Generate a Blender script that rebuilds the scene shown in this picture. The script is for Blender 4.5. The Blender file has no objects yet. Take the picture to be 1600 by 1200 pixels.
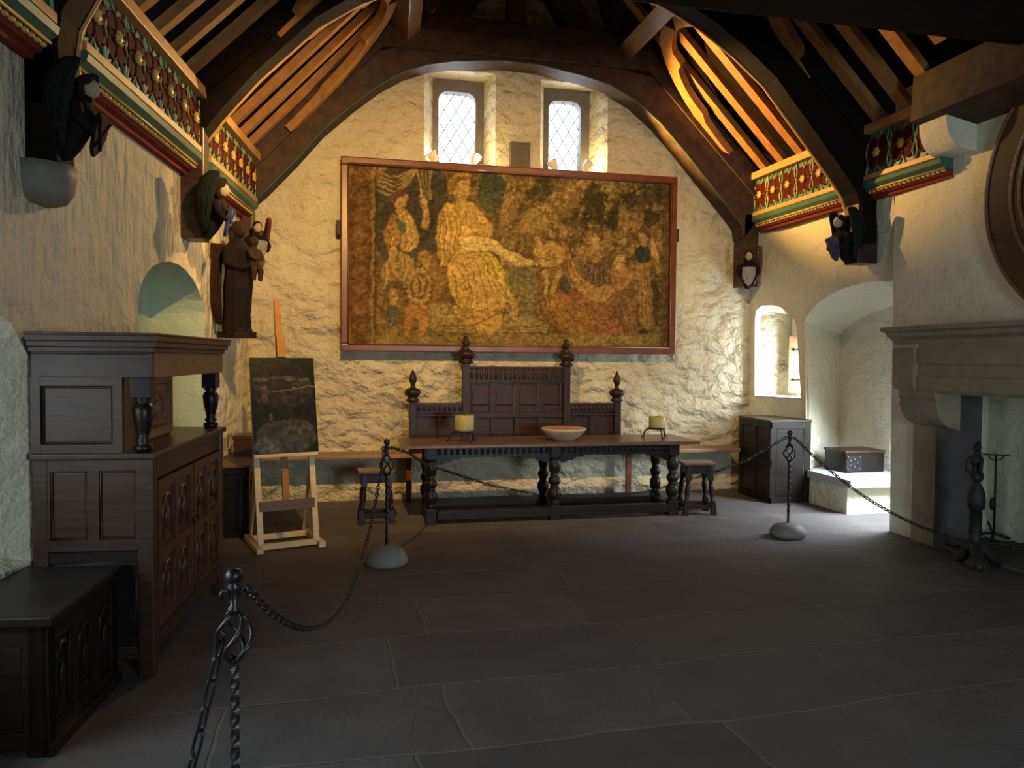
import bpy, bmesh, math, random
import numpy as np
from mathutils import Vector, Matrix, noise as mnoise

PI = math.pi
rnd = random.Random(7)
SC = bpy.context.scene
COL = SC.collection

# ------------------------------------------------------------------ camera, world, lights, exposure
F_PX, CAM_H = 1176.0, 1.65
yaw, pitch, roll = math.radians(12.22), math.radians(1.953), math.radians(0.467)
fw = Vector((math.sin(yaw) * math.cos(pitch), math.cos(yaw) * math.cos(pitch), -math.sin(pitch)))
rt = Vector((math.cos(yaw), -math.sin(yaw), 0))
dn = fw.cross(rt)
rt2 = math.cos(roll) * rt - math.sin(roll) * dn
dn2 = math.sin(roll) * rt + math.cos(roll) * dn
cam_d = bpy.data.cameras.new('camera')
cam = bpy.data.objects.new('camera', cam_d)
COL.objects.link(cam)
cm = Matrix((rt2, -dn2, -fw)).transposed().to_4x4()
cm.translation = (0, 0, CAM_H)
cam.matrix_world = cm
cam_d.sensor_width = 36.0
cam_d.lens = 36.0 * F_PX / 1600.0
cam_d.clip_start = 0.02
SC.camera = cam

w = bpy.data.worlds.new('sky')
SC.world = w
w.use_nodes = True
bg = w.node_tree.nodes['Background']
bg.inputs[0].default_value = (0.92, 0.96, 1.0, 1)
bg.inputs[1].default_value = 2.4

SC.view_settings.view_transform = 'Standard'
SC.view_settings.look = 'None'
SC.view_settings.exposure = -0.14
SC.view_settings.gamma = 1.0
SC.view_settings.use_curve_mapping = False

def aim(o, target):
    d = Vector(target) - o.location
    o.rotation_euler = d.to_track_quat('-Z', 'Y').to_euler()

def area(name, loc, target, sx, sy, power, col):
    l = bpy.data.lights.new(name, 'AREA'); l.shape = 'RECTANGLE'; l.size = sx; l.size_y = sy
    l.energy = power; l.color = col
    o = bpy.data.objects.new(name, l); COL.objects.link(o); o.location = loc; aim(o, target); return o

def spot(name, loc, target, power, col, angle=80, blend=0.6, rad=0.04):
    l = bpy.data.lights.new(name, 'SPOT'); l.energy = power; l.color = col
    l.spot_size = math.radians(angle); l.spot_blend = blend; l.shadow_soft_size = rad
    o = bpy.data.objects.new(name, l); COL.objects.link(o); o.location = loc; aim(o, target); return o

def point(name, loc, power, col, rad=0.03):
    l = bpy.data.lights.new(name, 'POINT'); l.energy = power; l.color = col; l.shadow_soft_size = rad
    o = bpy.data.objects.new(name, l); COL.objects.link(o); o.location = loc; return o

DAY = (0.80, 0.90, 1.0)
WARM = (1.0, 0.62, 0.22)
# daylight through the windows of the room
area('daylight_gable_left', (1.28, 9.6, 4.75), (1.3, 6.5, 3.2), 0.6, 1.1, 50, DAY)
area('daylight_gable_right', (2.65, 9.6, 4.75), (2.65, 6.5, 3.2), 0.6, 1.1, 50, DAY)
area('daylight_alcove', (5.76, 6.46, 1.15), (5.12, 6.98, 0.0), 0.45, 0.75, 95, DAY).data.spread = math.radians(125)
area('daylight_niche', (5.62, 8.33, 1.55), (4.65, 8.79, 1.25), 0.20, 0.55, 36, DAY)
area('daylight_rear', (2.6, -3.04, 1.5), (2.2, 5.0, 0.9), 1.2, 1.2, 80, (0.74, 0.89, 1.0)).data.spread = math.radians(100)
area('daylight_left', (-2.42, 2.25, 1.50), (0.6, 2.3, 0.4), 1.9, 0.8, 27, (0.66, 0.88, 1.0)).data.spread = math.radians(130)
# spotlights fixed under the near tie beam, washing the gable wall
spot('truss_spot_light_left', (0.10, 4.75, 3.86), (0.4, 8.79, 2.1), 780, (1.0, 0.57, 0.17), 98, 0.9, 0.03)
spot('truss_spot_light_right', (2.7, 4.75, 3.86), (2.8, 8.79, 2.1), 440, (1.0, 0.63, 0.25), 92, 0.9, 0.03)

# ------------------------------------------------------------------ materials
MATS = {}
def newmat(name):
    m = bpy.data.materials.new(name); m.use_nodes = True
    nt = m.node_tree
    b = nt.nodes['Principled BSDF']
    MATS[name] = m
    return m, nt, b

def nd(nt, typ, **kw):
    n = nt.nodes.new(typ)
    for k, v in kw.items():
        if k.startswith('_'):
            setattr(n, k[1:], v)
        else:
            k2 = int(k[1:]) if k[0] == 'i' and k[1:].isdigit() else k.replace('__', ' ')
            if isinstance(v, bpy.types.NodeSocket):
                nt.links.new(v, n.inputs[k2])
            else:
                n.inputs[k2].default_value = v
    return n

def mapping(nt, scale=(1, 1, 1), rot=(0, 0, 0), coord='Object'):
    if coord == 'World':
        src = nt.nodes.new('ShaderNodeNewGeometry').outputs['Position']
    else:
        src = nt.nodes.new('ShaderNodeTexCoord').outputs[coord]
    m = nd(nt, 'ShaderNodeMapping', Vector=src, Scale=scale, Rotation=rot)
    return m.outputs[0]

def ramp(nt, fac, stops):
    r = nt.nodes.new('ShaderNodeValToRGB')
    nt.links.new(fac, r.inputs[0])
    e = r.color_ramp.elements
    while len(e) < len(stops): e.new(0.5)
    for el, (p, c) in zip(e, stops):
        el.position = p
        el.color = (c, c, c, 1) if not isinstance(c, (tuple, list)) else (*c, 1)
    return r.outputs[0]

def mixc(nt, fac, a, b, blend='MIX'):
    n = nt.nodes.new('ShaderNodeMix'); n.data_type = 'RGBA'; n.blend_type = blend
    for sock, v in ((n.inputs[0], fac), (n.inputs[6], a), (n.inputs[7], b)):
        if isinstance(v, bpy.types.NodeSocket): nt.links.new(v, sock)
        elif isinstance(v, (tuple, list)): sock.default_value = (*v, 1)
        else: sock.default_value = v
    return n.outputs[2]

def math_n(nt, op, a, b=0.0):
    n = nt.nodes.new('ShaderNodeMath'); n.operation = op
    for s, v in ((n.inputs[0], a), (n.inputs[1], b)):
        if isinstance(v, bpy.types.NodeSocket): nt.links.new(v, s)
        else: s.default_value = v
    return n.outputs[0]

def bump(nt, b, height, strength, dist):
    n = nd(nt, 'ShaderNodeBump', Height=height, Strength=strength, Distance=dist)
    nt.links.new(n.outputs[0], b.inputs['Normal'])

def wood(name, dark, light, rough=0.45, grain=(3, 3, 30), bs=0.25, spec=0.5, coord='Object'):
    m, nt, b = newmat(name)
    v = mapping(nt, grain, coord=coord)
    n1 = nd(nt, 'ShaderNodeTexNoise', Vector=v, Scale=1.2, Detail=5.0, Roughness=0.65)
    c = mixc(nt, ramp(nt, n1.outputs[0], [(0.3, 0.0), (0.72, 1.0)]), dark, light)
    nt.links.new(c, b.inputs['Base Color'])
    b.inputs['Roughness'].default_value = rough
    b.inputs['Specular IOR Level'].default_value = spec
    bump(nt, b, n1.outputs[0], bs, 0.004)
    return m

def plaster(name, c1, c2, stain_pit, rubble=0.5, streak=0.0, scale=1.0):
    """lime-washed rubble walling: stone outlines, lumps and vertical daubs, all from world position"""
    m, nt, b = newmat(name)
    warpv = mapping(nt, (1.3, 1.3, 1.3), coord='World')
    wn = nd(nt, 'ShaderNodeTexNoise', Vector=warpv, Scale=2.0, Detail=3.0)
    pos = nt.nodes.new('ShaderNodeNewGeometry').outputs['Position']
    wv = nt.nodes.new('ShaderNodeVectorMath'); wv.operation = 'MULTIPLY_ADD'
    nt.links.new(wn.outputs[1], wv.inputs[0]); wv.inputs[1].default_value = (0.28, 0.28, 0.22)
    nt.links.new(pos, wv.inputs[2])
    mp = nd(nt, 'ShaderNodeMapping', Vector=wv.outputs[0], Scale=(3.6 * scale, 3.6 * scale, 7.0 * scale))
    vo = nd(nt, 'ShaderNodeTexVoronoi', _feature='SMOOTH_F1', Vector=mp.outputs[0], Scale=1.0)
    vo.inputs['Smoothness'].default_value = 0.25
    mp2 = nd(nt, 'ShaderNodeMapping', Vector=wv.outputs[0], Scale=(2.8 * scale, 2.8 * scale, 4.2 * scale))
    lay = nd(nt, 'ShaderNodeTexNoise', Vector=mp2.outputs[0], Scale=2.0, Detail=7.0, Roughness=0.58)
    lump = nd(nt, 'ShaderNodeTexNoise', Vector=pos, Scale=6.0, Detail=7.0, Roughness=0.62)
    fine = nd(nt, 'ShaderNodeTexNoise', Vector=pos, Scale=45.0, Detail=4.0)
    sx = nd(nt, 'ShaderNodeSeparateXYZ', Vector=pos)
    low = nt.nodes.new('ShaderNodeMapRange')
    nt.links.new(sx.outputs[2], low.inputs[0])
    for i, v in zip((1, 2, 3, 4), (1.5, 2.4, 1.0, 0.55)): low.inputs[i].default_value = v
    h = math_n(nt, 'MULTIPLY', vo.outputs['Distance'], -1.3 * rubble)
    h = math_n(nt, 'ADD', h, math_n(nt, 'MULTIPLY', lay.outputs[0], 1.7 * rubble))
    h = math_n(nt, 'ADD', h, math_n(nt, 'MULTIPLY', lump.outputs[0], 0.25 + 0.75 * rubble))
    h = math_n(nt, 'MULTIPLY', h, low.outputs[0])
    h = math_n(nt, 'ADD', h, math_n(nt, 'MULTIPLY', fine.outputs[0], 0.10))
    stv = mapping(nt, (12.0, 12.0, 3.6), coord='World')
    sn = nd(nt, 'ShaderNodeTexNoise', Vector=stv, Scale=1.0, Detail=3.0)
    if streak:
        h = math_n(nt, 'ADD', h, math_n(nt, 'MULTIPLY', sn.outputs[0], streak))
    bump(nt, b, h, 1.0, 0.06 + 0.06 * rubble)
    big = nd(nt, 'ShaderNodeTexNoise', Vector=pos, Scale=1.1, Detail=4.0)
    c = mixc(nt, ramp(nt, big.outputs[0], [(0.3, 0.0), (0.7, 1.0)]), c1, c2)
    sp = nd(nt, 'ShaderNodeTexNoise', Vector=stv, Scale=1.4, Detail=5.0)
    c = mixc(nt, ramp(nt, sp.outputs[0], [(0.60, 0.0), (0.72, 0.45 if streak else 0.2)]), c, stain_pit)  # stain marks double as dark pits, their shade put into the colour
    nt.links.new(c, b.inputs['Base Color'])
    b.inputs['Roughness'].default_value = 0.92
    b.inputs['Specular IOR Level'].default_value = 0.15
    return m

def plain(name, col, rough=0.6, metal=0.0, var=0.25, scale=12.0, bs=0.15, spec=0.4):
    m, nt, b = newmat(name)
    v = mapping(nt, (1, 1, 1))
    n1 = nd(nt, 'ShaderNodeTexNoise', Vector=v, Scale=scale, Detail=5.0)
    d = tuple(x * (1 - var) for x in col); l = tuple(min(1, x * (1 + var)) for x in col)
    nt.links.new(mixc(nt, n1.outputs[0], d, l), b.inputs['Base Color'])
    b.inputs['Roughness'].default_value = rough; b.inputs['Metallic'].default_value = metal
    b.inputs['Specular IOR Level'].default_value = spec
    if bs: bump(nt, b, n1.outputs[0], bs, 0.01)
    return m

plaster('wash_gable', (0.62, 0.555, 0.385), (0.69, 0.63, 0.46), (0.44, 0.38, 0.27), 1.0, 0.0)
plaster('wash_side', (0.58, 0.53, 0.40), (0.68, 0.63, 0.48), (0.28, 0.245, 0.19), 0.38, 0.75)
plaster('wash_smooth', (0.66, 0.63, 0.49), (0.72, 0.69, 0.55), (0.50, 0.45, 0.34), 0.25, 0.12)
plaster('wash_green_light', (0.40, 0.50, 0.38), (0.46, 0.56, 0.44), (0.36, 0.38, 0.26), 0.12, 0.0)  # greenish light inside the recess is put into this wash colour
wood('oak_black', (0.006, 0.0045, 0.004), (0.018, 0.012, 0.009), 0.36, spec=0.25)
wood('oak_dark', (0.020, 0.010, 0.007), (0.058, 0.029, 0.017), 0.36, spec=0.38)
wood('settle_oak', (0.010, 0.0055, 0.004), (0.030, 0.016, 0.010), 0.4, spec=0.22)
wood('settle_panel', (0.014, 0.006, 0.004), (0.036, 0.015, 0.009), 0.4, spec=0.22)
wood('oak_brown', (0.10, 0.048, 0.020), (0.20, 0.10, 0.045), 0.42)
wood('oak_panel', (0.032, 0.013, 0.008), (0.085, 0.034, 0.020), 0.36)
wood('table_top_oak', (0.06, 0.036, 0.024), (0.12, 0.07, 0.045), 0.30, (30, 3, 3))
wood('bench_oak', (0.16, 0.09, 0.05), (0.30, 0.18, 0.10), 0.45, (2, 20, 20))
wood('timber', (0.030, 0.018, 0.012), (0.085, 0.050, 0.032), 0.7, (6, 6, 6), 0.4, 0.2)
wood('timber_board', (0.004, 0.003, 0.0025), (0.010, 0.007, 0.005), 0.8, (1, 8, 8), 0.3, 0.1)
wood('timber_shaded', (0.004, 0.003, 0.0025), (0.011, 0.007, 0.005), 0.8, (6, 6, 6), 0.4, 0.1)  # copy of timber for the nearer trusses, their shade put into the colour
wood('rafter_oak', (0.24, 0.11, 0.032), (0.38, 0.19, 0.06), 0.6, (8, 8, 8), 0.2, 0.2)
wood('pine', (0.55, 0.40, 0.20), (0.72, 0.56, 0.32), 0.5, (4, 4, 18), 0.1)
wood('shutter_pine', (0.36, 0.20, 0.09), (0.50, 0.30, 0.15), 0.5, (20, 20, 2), 0.1)
wood('frame_wood', (0.085, 0.026, 0.012), (0.16, 0.052, 0.022), 0.36, (5, 5, 5), 0.15)
plain('ochre_paint', (0.50, 0.26, 0.075), 0.5, var=0.3)
plain('edge_green', (0.035, 0.055, 0.035), 0.6, var=0.4)
plain('green_paint', (0.05, 0.13, 0.09), 0.5, var=0.35)
plain('pale_green_paint', (0.26, 0.36, 0.20), 0.55, var=0.3)
plain('red_paint', (0.20, 0.035, 0.022), 0.8, var=0.35, spec=0.1)
plain('dark_red_paint', (0.060, 0.010, 0.008), 0.8, var=0.3, spec=0.1)
plain('orange_paint', (0.13, 0.030, 0.013), 0.8, var=0.3, spec=0.1)
plain('gold_paint', (0.62, 0.40, 0.10), 0.4, var=0.3)
plain('skin_paint', (0.38, 0.31, 0.21), 0.6, var=0.2)
plain('robe_paint', (0.010, 0.007, 0.008), 0.8, var=0.5, spec=0.12)
plain('robe_brown', (0.022, 0.012, 0.008), 0.8, var=0.5, spec=0.12)
plain('wing_green', (0.011, 0.016, 0.012), 0.8, var=0.4, spec=0.12)
plain('wing_red', (0.085, 0.018, 0.020), 0.45, var=0.4)
plain('wing_brown', (0.030, 0.015, 0.007), 0.8, var=0.5, spec=0.12)
plain('shield_blue', (0.035, 0.04, 0.12), 0.4, var=0.3)
plain('shield_grey', (0.25, 0.23, 0.20), 0.5, var=0.3)
plain('iron', (0.008, 0.0075, 0.009), 0.38, 0.0, var=0.4, scale=40, bs=0.3, spec=0.5)
plain('iron_rough', (0.014, 0.012, 0.011), 0.6, 0.0, var=0.4, scale=30, bs=0.3)
plain('grey_stone', (0.25, 0.205, 0.15), 0.85, var=0.35, scale=7, bs=0.5, spec=0.2)
plain('dark_shaded_stone', (0.075, 0.07, 0.066), 0.85, var=0.3, scale=7, bs=0.5, spec=0.2)
plain('plaque_stone', (0.115, 0.098, 0.075), 0.85, var=0.3, scale=14, bs=0.5, spec=0.2)
plain('pale_stone', (0.40, 0.37, 0.31), 0.8, var=0.25, scale=9, bs=0.5, spec=0.2)
plain('base_stone', (0.19, 0.18, 0.155), 0.6, var=0.25, scale=14, bs=0.4, spec=0.3)
plain('seat_stone', (0.42, 0.43, 0.44), 0.75, var=0.15, scale=8, bs=0.3, spec=0.2)
plain('window_stone', (0.13, 0.12, 0.11), 0.85, var=0.3, scale=10, bs=0.5, spec=0.2)
plain('candle_wax', (0.26, 0.24, 0.10), 0.45, var=0.12, scale=8, bs=0.05)
plain('bowl_outer', (0.42, 0.35, 0.25), 0.35, var=0.12, bs=0.05)
plain('bowl_inner', (0.42, 0.19, 0.07), 0.3, var=0.2, bs=0.05)
plain('lead', (0.03, 0.03, 0.035), 0.5, bs=0)
plain('lamp_white', (0.7, 0.66, 0.58), 0.4, bs=0)

def emis(name, col, s):
    m, nt, b = newmat(name)
    b.inputs['Base Color'].default_value = (*col, 1)
    b.inputs['Emission Color'].default_value = (*col, 1); b.inputs['Emission Strength'].default_value = s
emis('lamp_glow', (1.0, 0.75, 0.35), 40.0)

m, nt, b = newmat('leaded_glass')
tr = nt.nodes.new('ShaderNodeBsdfTransparent'); tr.inputs[0].default_value = (0.95, 0.97, 1, 1)
gl = nt.nodes.new('ShaderNodeBsdfGlossy'); gl.inputs['Roughness'].default_value = 0.05
mx = nt.nodes.new('ShaderNodeMixShader'); mx.inputs[0].default_value = 0.06
nt.links.new(tr.outputs[0], mx.inputs[1]); nt.links.new(gl.outputs[0], mx.inputs[2])
nt.links.new(mx.outputs[0], nt.nodes['Material Output'].inputs[0])

# floor flags: large irregular courses of slate with pale joints
m, nt, b = newmat('flagstones')
pos = nt.nodes.new('ShaderNodeNewGeometry').outputs['Position']
wn = nd(nt, 'ShaderNodeTexNoise', Vector=pos, Scale=0.8, Detail=3.0)
wv = nt.nodes.new('ShaderNodeVectorMath'); wv.operation = 'MULTIPLY_ADD'
nt.links.new(wn.outputs[1], wv.inputs[0]); wv.inputs[1].default_value = (0.22, 0.22, 0)
nt.links.new(pos, wv.inputs[2])
mp = nd(nt, 'ShaderNodeMapping', Vector=wv.outputs[0], Location=(0.33, 0.12, 0), Rotation=(0, 0, math.radians(-2)))
br = nd(nt, 'ShaderNodeTexBrick', Vector=mp.outputs[0], Scale=1.0)
br.offset = 0.42; br.squash = 1.35; br.squash_frequency = 2
for k, v in (('Mortar Size', 0.011), ('Mortar Smooth', 0.5), ('Bias', 0.0), ('Brick Width', 1.05), ('Row Height', 0.66)):
    br.inputs[k].default_value = v
br.inputs['Color1'].default_value = (0.082, 0.077, 0.079, 1)
br.inputs['Color2'].default_value = (0.118, 0.109, 0.109, 1)
br.inputs['Mortar'].default_value = (0.15, 0.138, 0.125, 1)
n2 = nd(nt, 'ShaderNodeTexNoise', Vector=pos, Scale=2.3, Detail=7.0, Roughness=0.65)
c = mixc(nt, 0.65, br.outputs['Color'], ramp(nt, n2.outputs[0], [(0.25, (0.5, 0.5, 0.5)), (0.75, (1.25, 1.2, 1.15))]), 'MULTIPLY')
nt.links.new(c, b.inputs['Base Color'])
n3 = nd(nt, 'ShaderNodeTexNoise', Vector=pos, Scale=7.0, Detail=9.0, Roughness=0.72)
hh = math_n(nt, 'SUBTRACT', math_n(nt, 'MULTIPLY', n3.outputs[0], 0.5), math_n(nt, 'MULTIPLY', br.outputs['Fac'], 0.5))
bump(nt, b, hh, 0.8, 0.035)
b.inputs['Roughness'].default_value = 0.62
b.inputs['Specular IOR Level'].default_value = 0.3

def colattr(name, rough=0.9, weave=True, spec=0.1):
    m, nt, b = newmat(name)
    a = nt.nodes.new('ShaderNodeAttribute'); a.attribute_name = 'Col'
    v = mapping(nt, (1, 1, 1))
    n1 = nd(nt, 'ShaderNodeTexNoise', Vector=v, Scale=60.0, Detail=3.0)
    c = mixc(nt, 0.6 if weave else 0.15, a.outputs[0], ramp(nt, n1.outputs[0], [(0.3, 0.55), (0.7, 1.25)]), 'MULTIPLY')
    nt.links.new(c, b.inputs['Base Color'])
    b.inputs['Roughness'].default_value = rough; b.inputs['Specular IOR Level'].default_value = spec
    if weave: bump(nt, b, n1.outputs[0], 0.3, 0.006)
colattr('tapestry_weave'); colattr('print_gloss', 0.25, False, 0.5)

# ------------------------------------------------------------------ mesh helpers
def BM(): return bmesh.new()

def obj(name, bm, mat, parent=None, smooth_angle=None):
    me = bpy.data.meshes.new(name)
    bmesh.ops.recalc_face_normals(bm, faces=bm.faces[:])
    bm.to_mesh(me); bm.free()
    o = bpy.data.objects.new(name, me); COL.objects.link(o)
    me.materials.append(MATS[mat])
    if parent: o.parent = parent
    return o

def tag(o, label, cat, group=None, kind=None):
    if label: o['label'] = label
    if cat: o['category'] = cat
    if group: o['group'] = group
    if kind: o['kind'] = kind
    return o

def thing(name, label, cat, loc=(0, 0, 0), rotz=0.0, group=None):
    o = bpy.data.objects.new(name, None); COL.objects.link(o)
    o.empty_display_size = 0.1
    o.location = loc; o.rotation_euler = (0, 0, rotz)
    return tag(o, label, cat, group)

def struct(name, bm, mat):
    o = obj(name, bm, mat); o['kind'] = 'structure'; return o

KIDS = {}
def kids(o): return [c for c in bpy.data.objects if c.parent == o]

def dup(root, loc, rotz, label, group=None):
    def rec(o, par):
        c = o.copy(); COL.objects.link(c); c.parent = par
        for ch in kids(o): rec(ch, c)
        return c
    r = rec(root, None); r.location = loc; r.rotation_euler = (0, 0, rotz); r['label'] = label
    if group: r['group'] = group
    return r

def faces_of(res): return [v for v in res['verts']]

def box(bm, x0, x1, y0, y1, z0, z1, M=None, bev=0.0):
    vs = [bm.verts.new((x, y, z)) for x in (x0, x1) for y in (y0, y1) for z in (z0, z1)]
    fs = [(0, 1, 3, 2), (4, 6, 7, 5), (0, 4, 5, 1), (2, 3, 7, 6), (0, 2, 6, 4), (1, 5, 7, 3)]
    F = [bm.faces.new([vs[i] for i in f]) for f in fs]
    if bev:
        es = list({e for f in F for e in f.edges})
        r = bmesh.ops.bevel(bm, geom=es, offset=bev, segments=2, affect='EDGES', profile=0.6)
        vs = list({v for f in r['faces'] for v in f.verts} | {v for v in vs if v.is_valid})
    if M is not None:
        for v in vs: v.co = M @ v.co
    return vs

def beam(bm, p0, p1, w_, h_, up=(0, 0, 1), bev=0.0):
    p0, p1 = Vector(p0), Vector(p1)
    d = p1 - p0; L = d.length; x = d.normalized(); u = Vector(up)
    y = u.cross(x).normalized(); z = x.cross(y)
    M = Matrix((x, y, z)).transposed().to_4x4(); M.translation = p0
    return box(bm, 0, L, -w_ / 2, w_ / 2, -h_ / 2, h_ / 2, M, bev)

def tube(bm, pts, r, n=8, closed=False, caps=True):
    pts = [Vector(p) for p in pts]; N = len(pts)
    rs = r if isinstance(r, (list, tuple)) else [r] * N
    rings = []; prev = None
    for i, p in enumerate(pts):
        if closed: t = pts[(i + 1) % N] - pts[i - 1]
        else: t = pts[min(i + 1, N - 1)] - pts[max(i - 1, 0)]
        t.normalize()
        if prev is None:
            a = Vector((0, 0, 1)) if abs(t.z) < 0.9 else Vector((1, 0, 0))
            u = t.cross(a).normalized()
        else:
            u = (prev - t * prev.dot(t))
            u = u.normalized() if u.length > 1e-6 else t.orthogonal().normalized()
        prev = u; v = t.cross(u)
        rings.append([bm.verts.new(p + (u * math.cos(2 * PI * k / n) + v * math.sin(2 * PI * k / n)) * rs[i]) for k in range(n)])
    for i in range(N if closed else N - 1):
        A, B = rings[i], rings[(i + 1) % N]
        for k in range(n):
            f = bm.faces.new((A[k], A[(k + 1) % n], B[(k + 1) % n], B[k])); f.smooth = True
    if caps and not closed:
        bm.faces.new(rings[0][::-1]); bm.faces.new(rings[-1])

def lathe(bm, prof, c=(0, 0, 0), n=20, M=None, sx=1.0, sy=1.0):
    rings = []
    for r, z in prof:
        ring = []
        for k in range(n):
            a = 2 * PI * k / n
            p = Vector((c[0] + max(r, 1e-4) * math.cos(a) * sx, c[1] + max(r, 1e-4) * math.sin(a) * sy, c[2] + z))
            if M is not None: p = M @ p
            ring.append(bm.verts.new(p))
        rings.append(ring)
    for A, B in zip(rings, rings[1:]):
        for k in range(n):
            f = bm.faces.new((A[k], A[(k + 1) % n], B[(k + 1) % n], B[k])); f.smooth = True
    bm.faces.new(rings[0][::-1]); bm.faces.new(rings[-1])

def prism(bm, pts, ax, d0, d1, M=None):
    """outline pts (a,b) extruded along axis ax from d0 to d1; a,b are the other two axes in x,y,z order"""
    def mk(a, b, d):
        p = {'x': (d, a, b), 'y': (a, d, b), 'z': (a, b, d)}[ax]
        p = Vector(p)
        return M @ p if M is not None else p
    A = [bm.verts.new(mk(a, b, d0)) for a, b in pts]; B = [bm.verts.new(mk(a, b, d1)) for a, b in pts]
    n = len(pts)
    bm.faces.new(A[::-1]); bm.faces.new(B)
    for i in range(n): bm.faces.new((A[i], A[(i + 1) % n], B[(i + 1) % n], B[i]))

def band(bm, inner, outer, y0, y1):
    """strip between two equally long (x,z) polylines, thick from y0 to y1"""
    V = [[bm.verts.new((x, y, z)) for (x, z) in pl for y in (y0, y1)] for pl in (inner, outer)]
    n = len(inner)
    for i in range(n - 1):
        a0, a1, b0, b1 = V[0][2 * i], V[0][2 * i + 1], V[0][2 * i + 2], V[0][2 * i + 3]
        c0, c1, d0, d1 = V[1][2 * i], V[1][2 * i + 1], V[1][2 * i + 2], V[1][2 * i + 3]
        bm.faces.new((a0, b0, d0, c0)); bm.faces.new((a1, c1, d1, b1))
        bm.faces.new((a0, a1, b1, b0)); bm.faces.new((c0, d0, d1, c1))
    bm.faces.new((V[0][0], V[1][0], V[1][1], V[0][1])); bm.faces.new((V[0][-2], V[0][-1], V[1][-1], V[1][-2]))

def ell(bm, c, r, rot=None, seg=14, rings=10):
    M = Matrix.Translation(c) @ (rot.to_4x4() if rot is not None else Matrix.Identity(4)) @ Matrix.Diagonal((*r, 1))
    res = bmesh.ops.create_uvsphere(bm, u_segments=seg, v_segments=rings, radius=1.0, matrix=M)
    for v in res['verts']:
        for f in v.link_faces: f.smooth = True

def remesh(o, vox):
    md = o.modifiers.new('skin', 'REMESH'); md.mode = 'VOXEL'; md.voxel_size = vox; md.use_smooth_shade = True
    md2 = o.modifiers.new('soft', 'SMOOTH'); md2.factor = 0.5; md2.iterations = 3
    return o

def sheet(bm, outer, holes, f3):
    """flat polygon with holes, (u,v) outlines put in space by f3"""
    es = []
    for lp in [outer] + holes:
        vs = [bm.verts.new(f3(u, v)) for u, v in lp]
        es += [bm.edges.new((vs[i], vs[(i + 1) % len(vs)])) for i in range(len(vs))]
    bmesh.ops.triangle_fill(bm, use_beauty=True, use_dissolve=False, edges=es)

def strip(bm, A, B, closed=False):
    VA = [bm.verts.new(p) for p in A]; VB = [bm.verts.new(p) for p in B]; n = len(A)
    for i in range(n if closed else n - 1):
        j = (i + 1) % n
        bm.faces.new((VA[i], VA[j], VB[j], VB[i]))

def rrect(x0, x1, z0, z1, r, n=5):
    """rectangle with rounded upper corners"""
    p = [(x0, z0), (x1, z0)]
    p += [(x1 - r + r * math.cos(a), z1 - r + r * math.sin(a)) for a in np.linspace(0, PI / 2, n)]
    p += [(x0 + r + r * math.cos(a), z1 - r + r * math.sin(a)) for a in np.linspace(PI / 2, PI, n)]
    return p

def lerp(a, b, t): return a + (b - a) * t

# ------------------------------------------------------------------ room plan
YB = 8.79
def xl(Y): return -1.09 + 0.105 * (Y - YB)          # left wall face
def xr(Y): return 5.02 - 0.04 * (Y - YB)            # right wall head, under the frieze
APEX = (1.90, 6.95)
def eaveL(Y): return (xl(Y) + 0.13, 3.80)
def eaveR(Y): return (xr(Y) - 0.16, 3.90)
def raftL(Y, t): x, z = eaveL(Y); return Vector((lerp(x, APEX[0], t), Y, lerp(z, APEX[1], t)))
def raftR(Y, t): x, z = eaveR(Y); return Vector((lerp(x, APEX[0], t), Y, lerp(z, APEX[1], t)))

bm = BM()
box(bm, -3.2, 7.2, -3.4, 10.2, -0.2, 0.0)
struct('floor', bm, 'flagstones')

# gable wall with two splayed window openings
W1o = [(0.842, 3.70), (1.681, 3.70), (1.681, 4.986), (0.842, 4.99)]
W2o = [(2.224, 3.70), (3.07, 3.70), (3.064, 4.953), (2.224, 4.966)]
W1i = [(0.99, 3.76), (1.605, 3.76), (1.605, 5.02), (0.99, 5.02)]
W2i = [(2.37, 3.76), (2.955, 3.76), (2.955, 5.02), (2.37, 5.02)]
YW = 9.20
bm = BM()
sheet(bm, [(-1.5, -0.1), (5.6, -0.1), (5.6, 3.2), (5.5, 3.45), (APEX[0], 7.1), (-1.5, 3.45)], [W1o, W2o], lambda u, v: (u, YB, v))
for o_, i_ in ((W1o, W1i), (W2o, W2i)):
    strip(bm, [(x, YB, z) for x, z in o_], [(x, YW, z) for x, z in i_], True)
# outer skin so no sky leaks round the frames
sheet(bm, [(-1.5, 2.9), (5.6, 2.9), (5.6, 7.1), (-1.5, 7.1)], [W1i, W2i], lambda u, v: (u, YW + 0.02, v))
struct('wall_back', bm, 'wash_gable')

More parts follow.
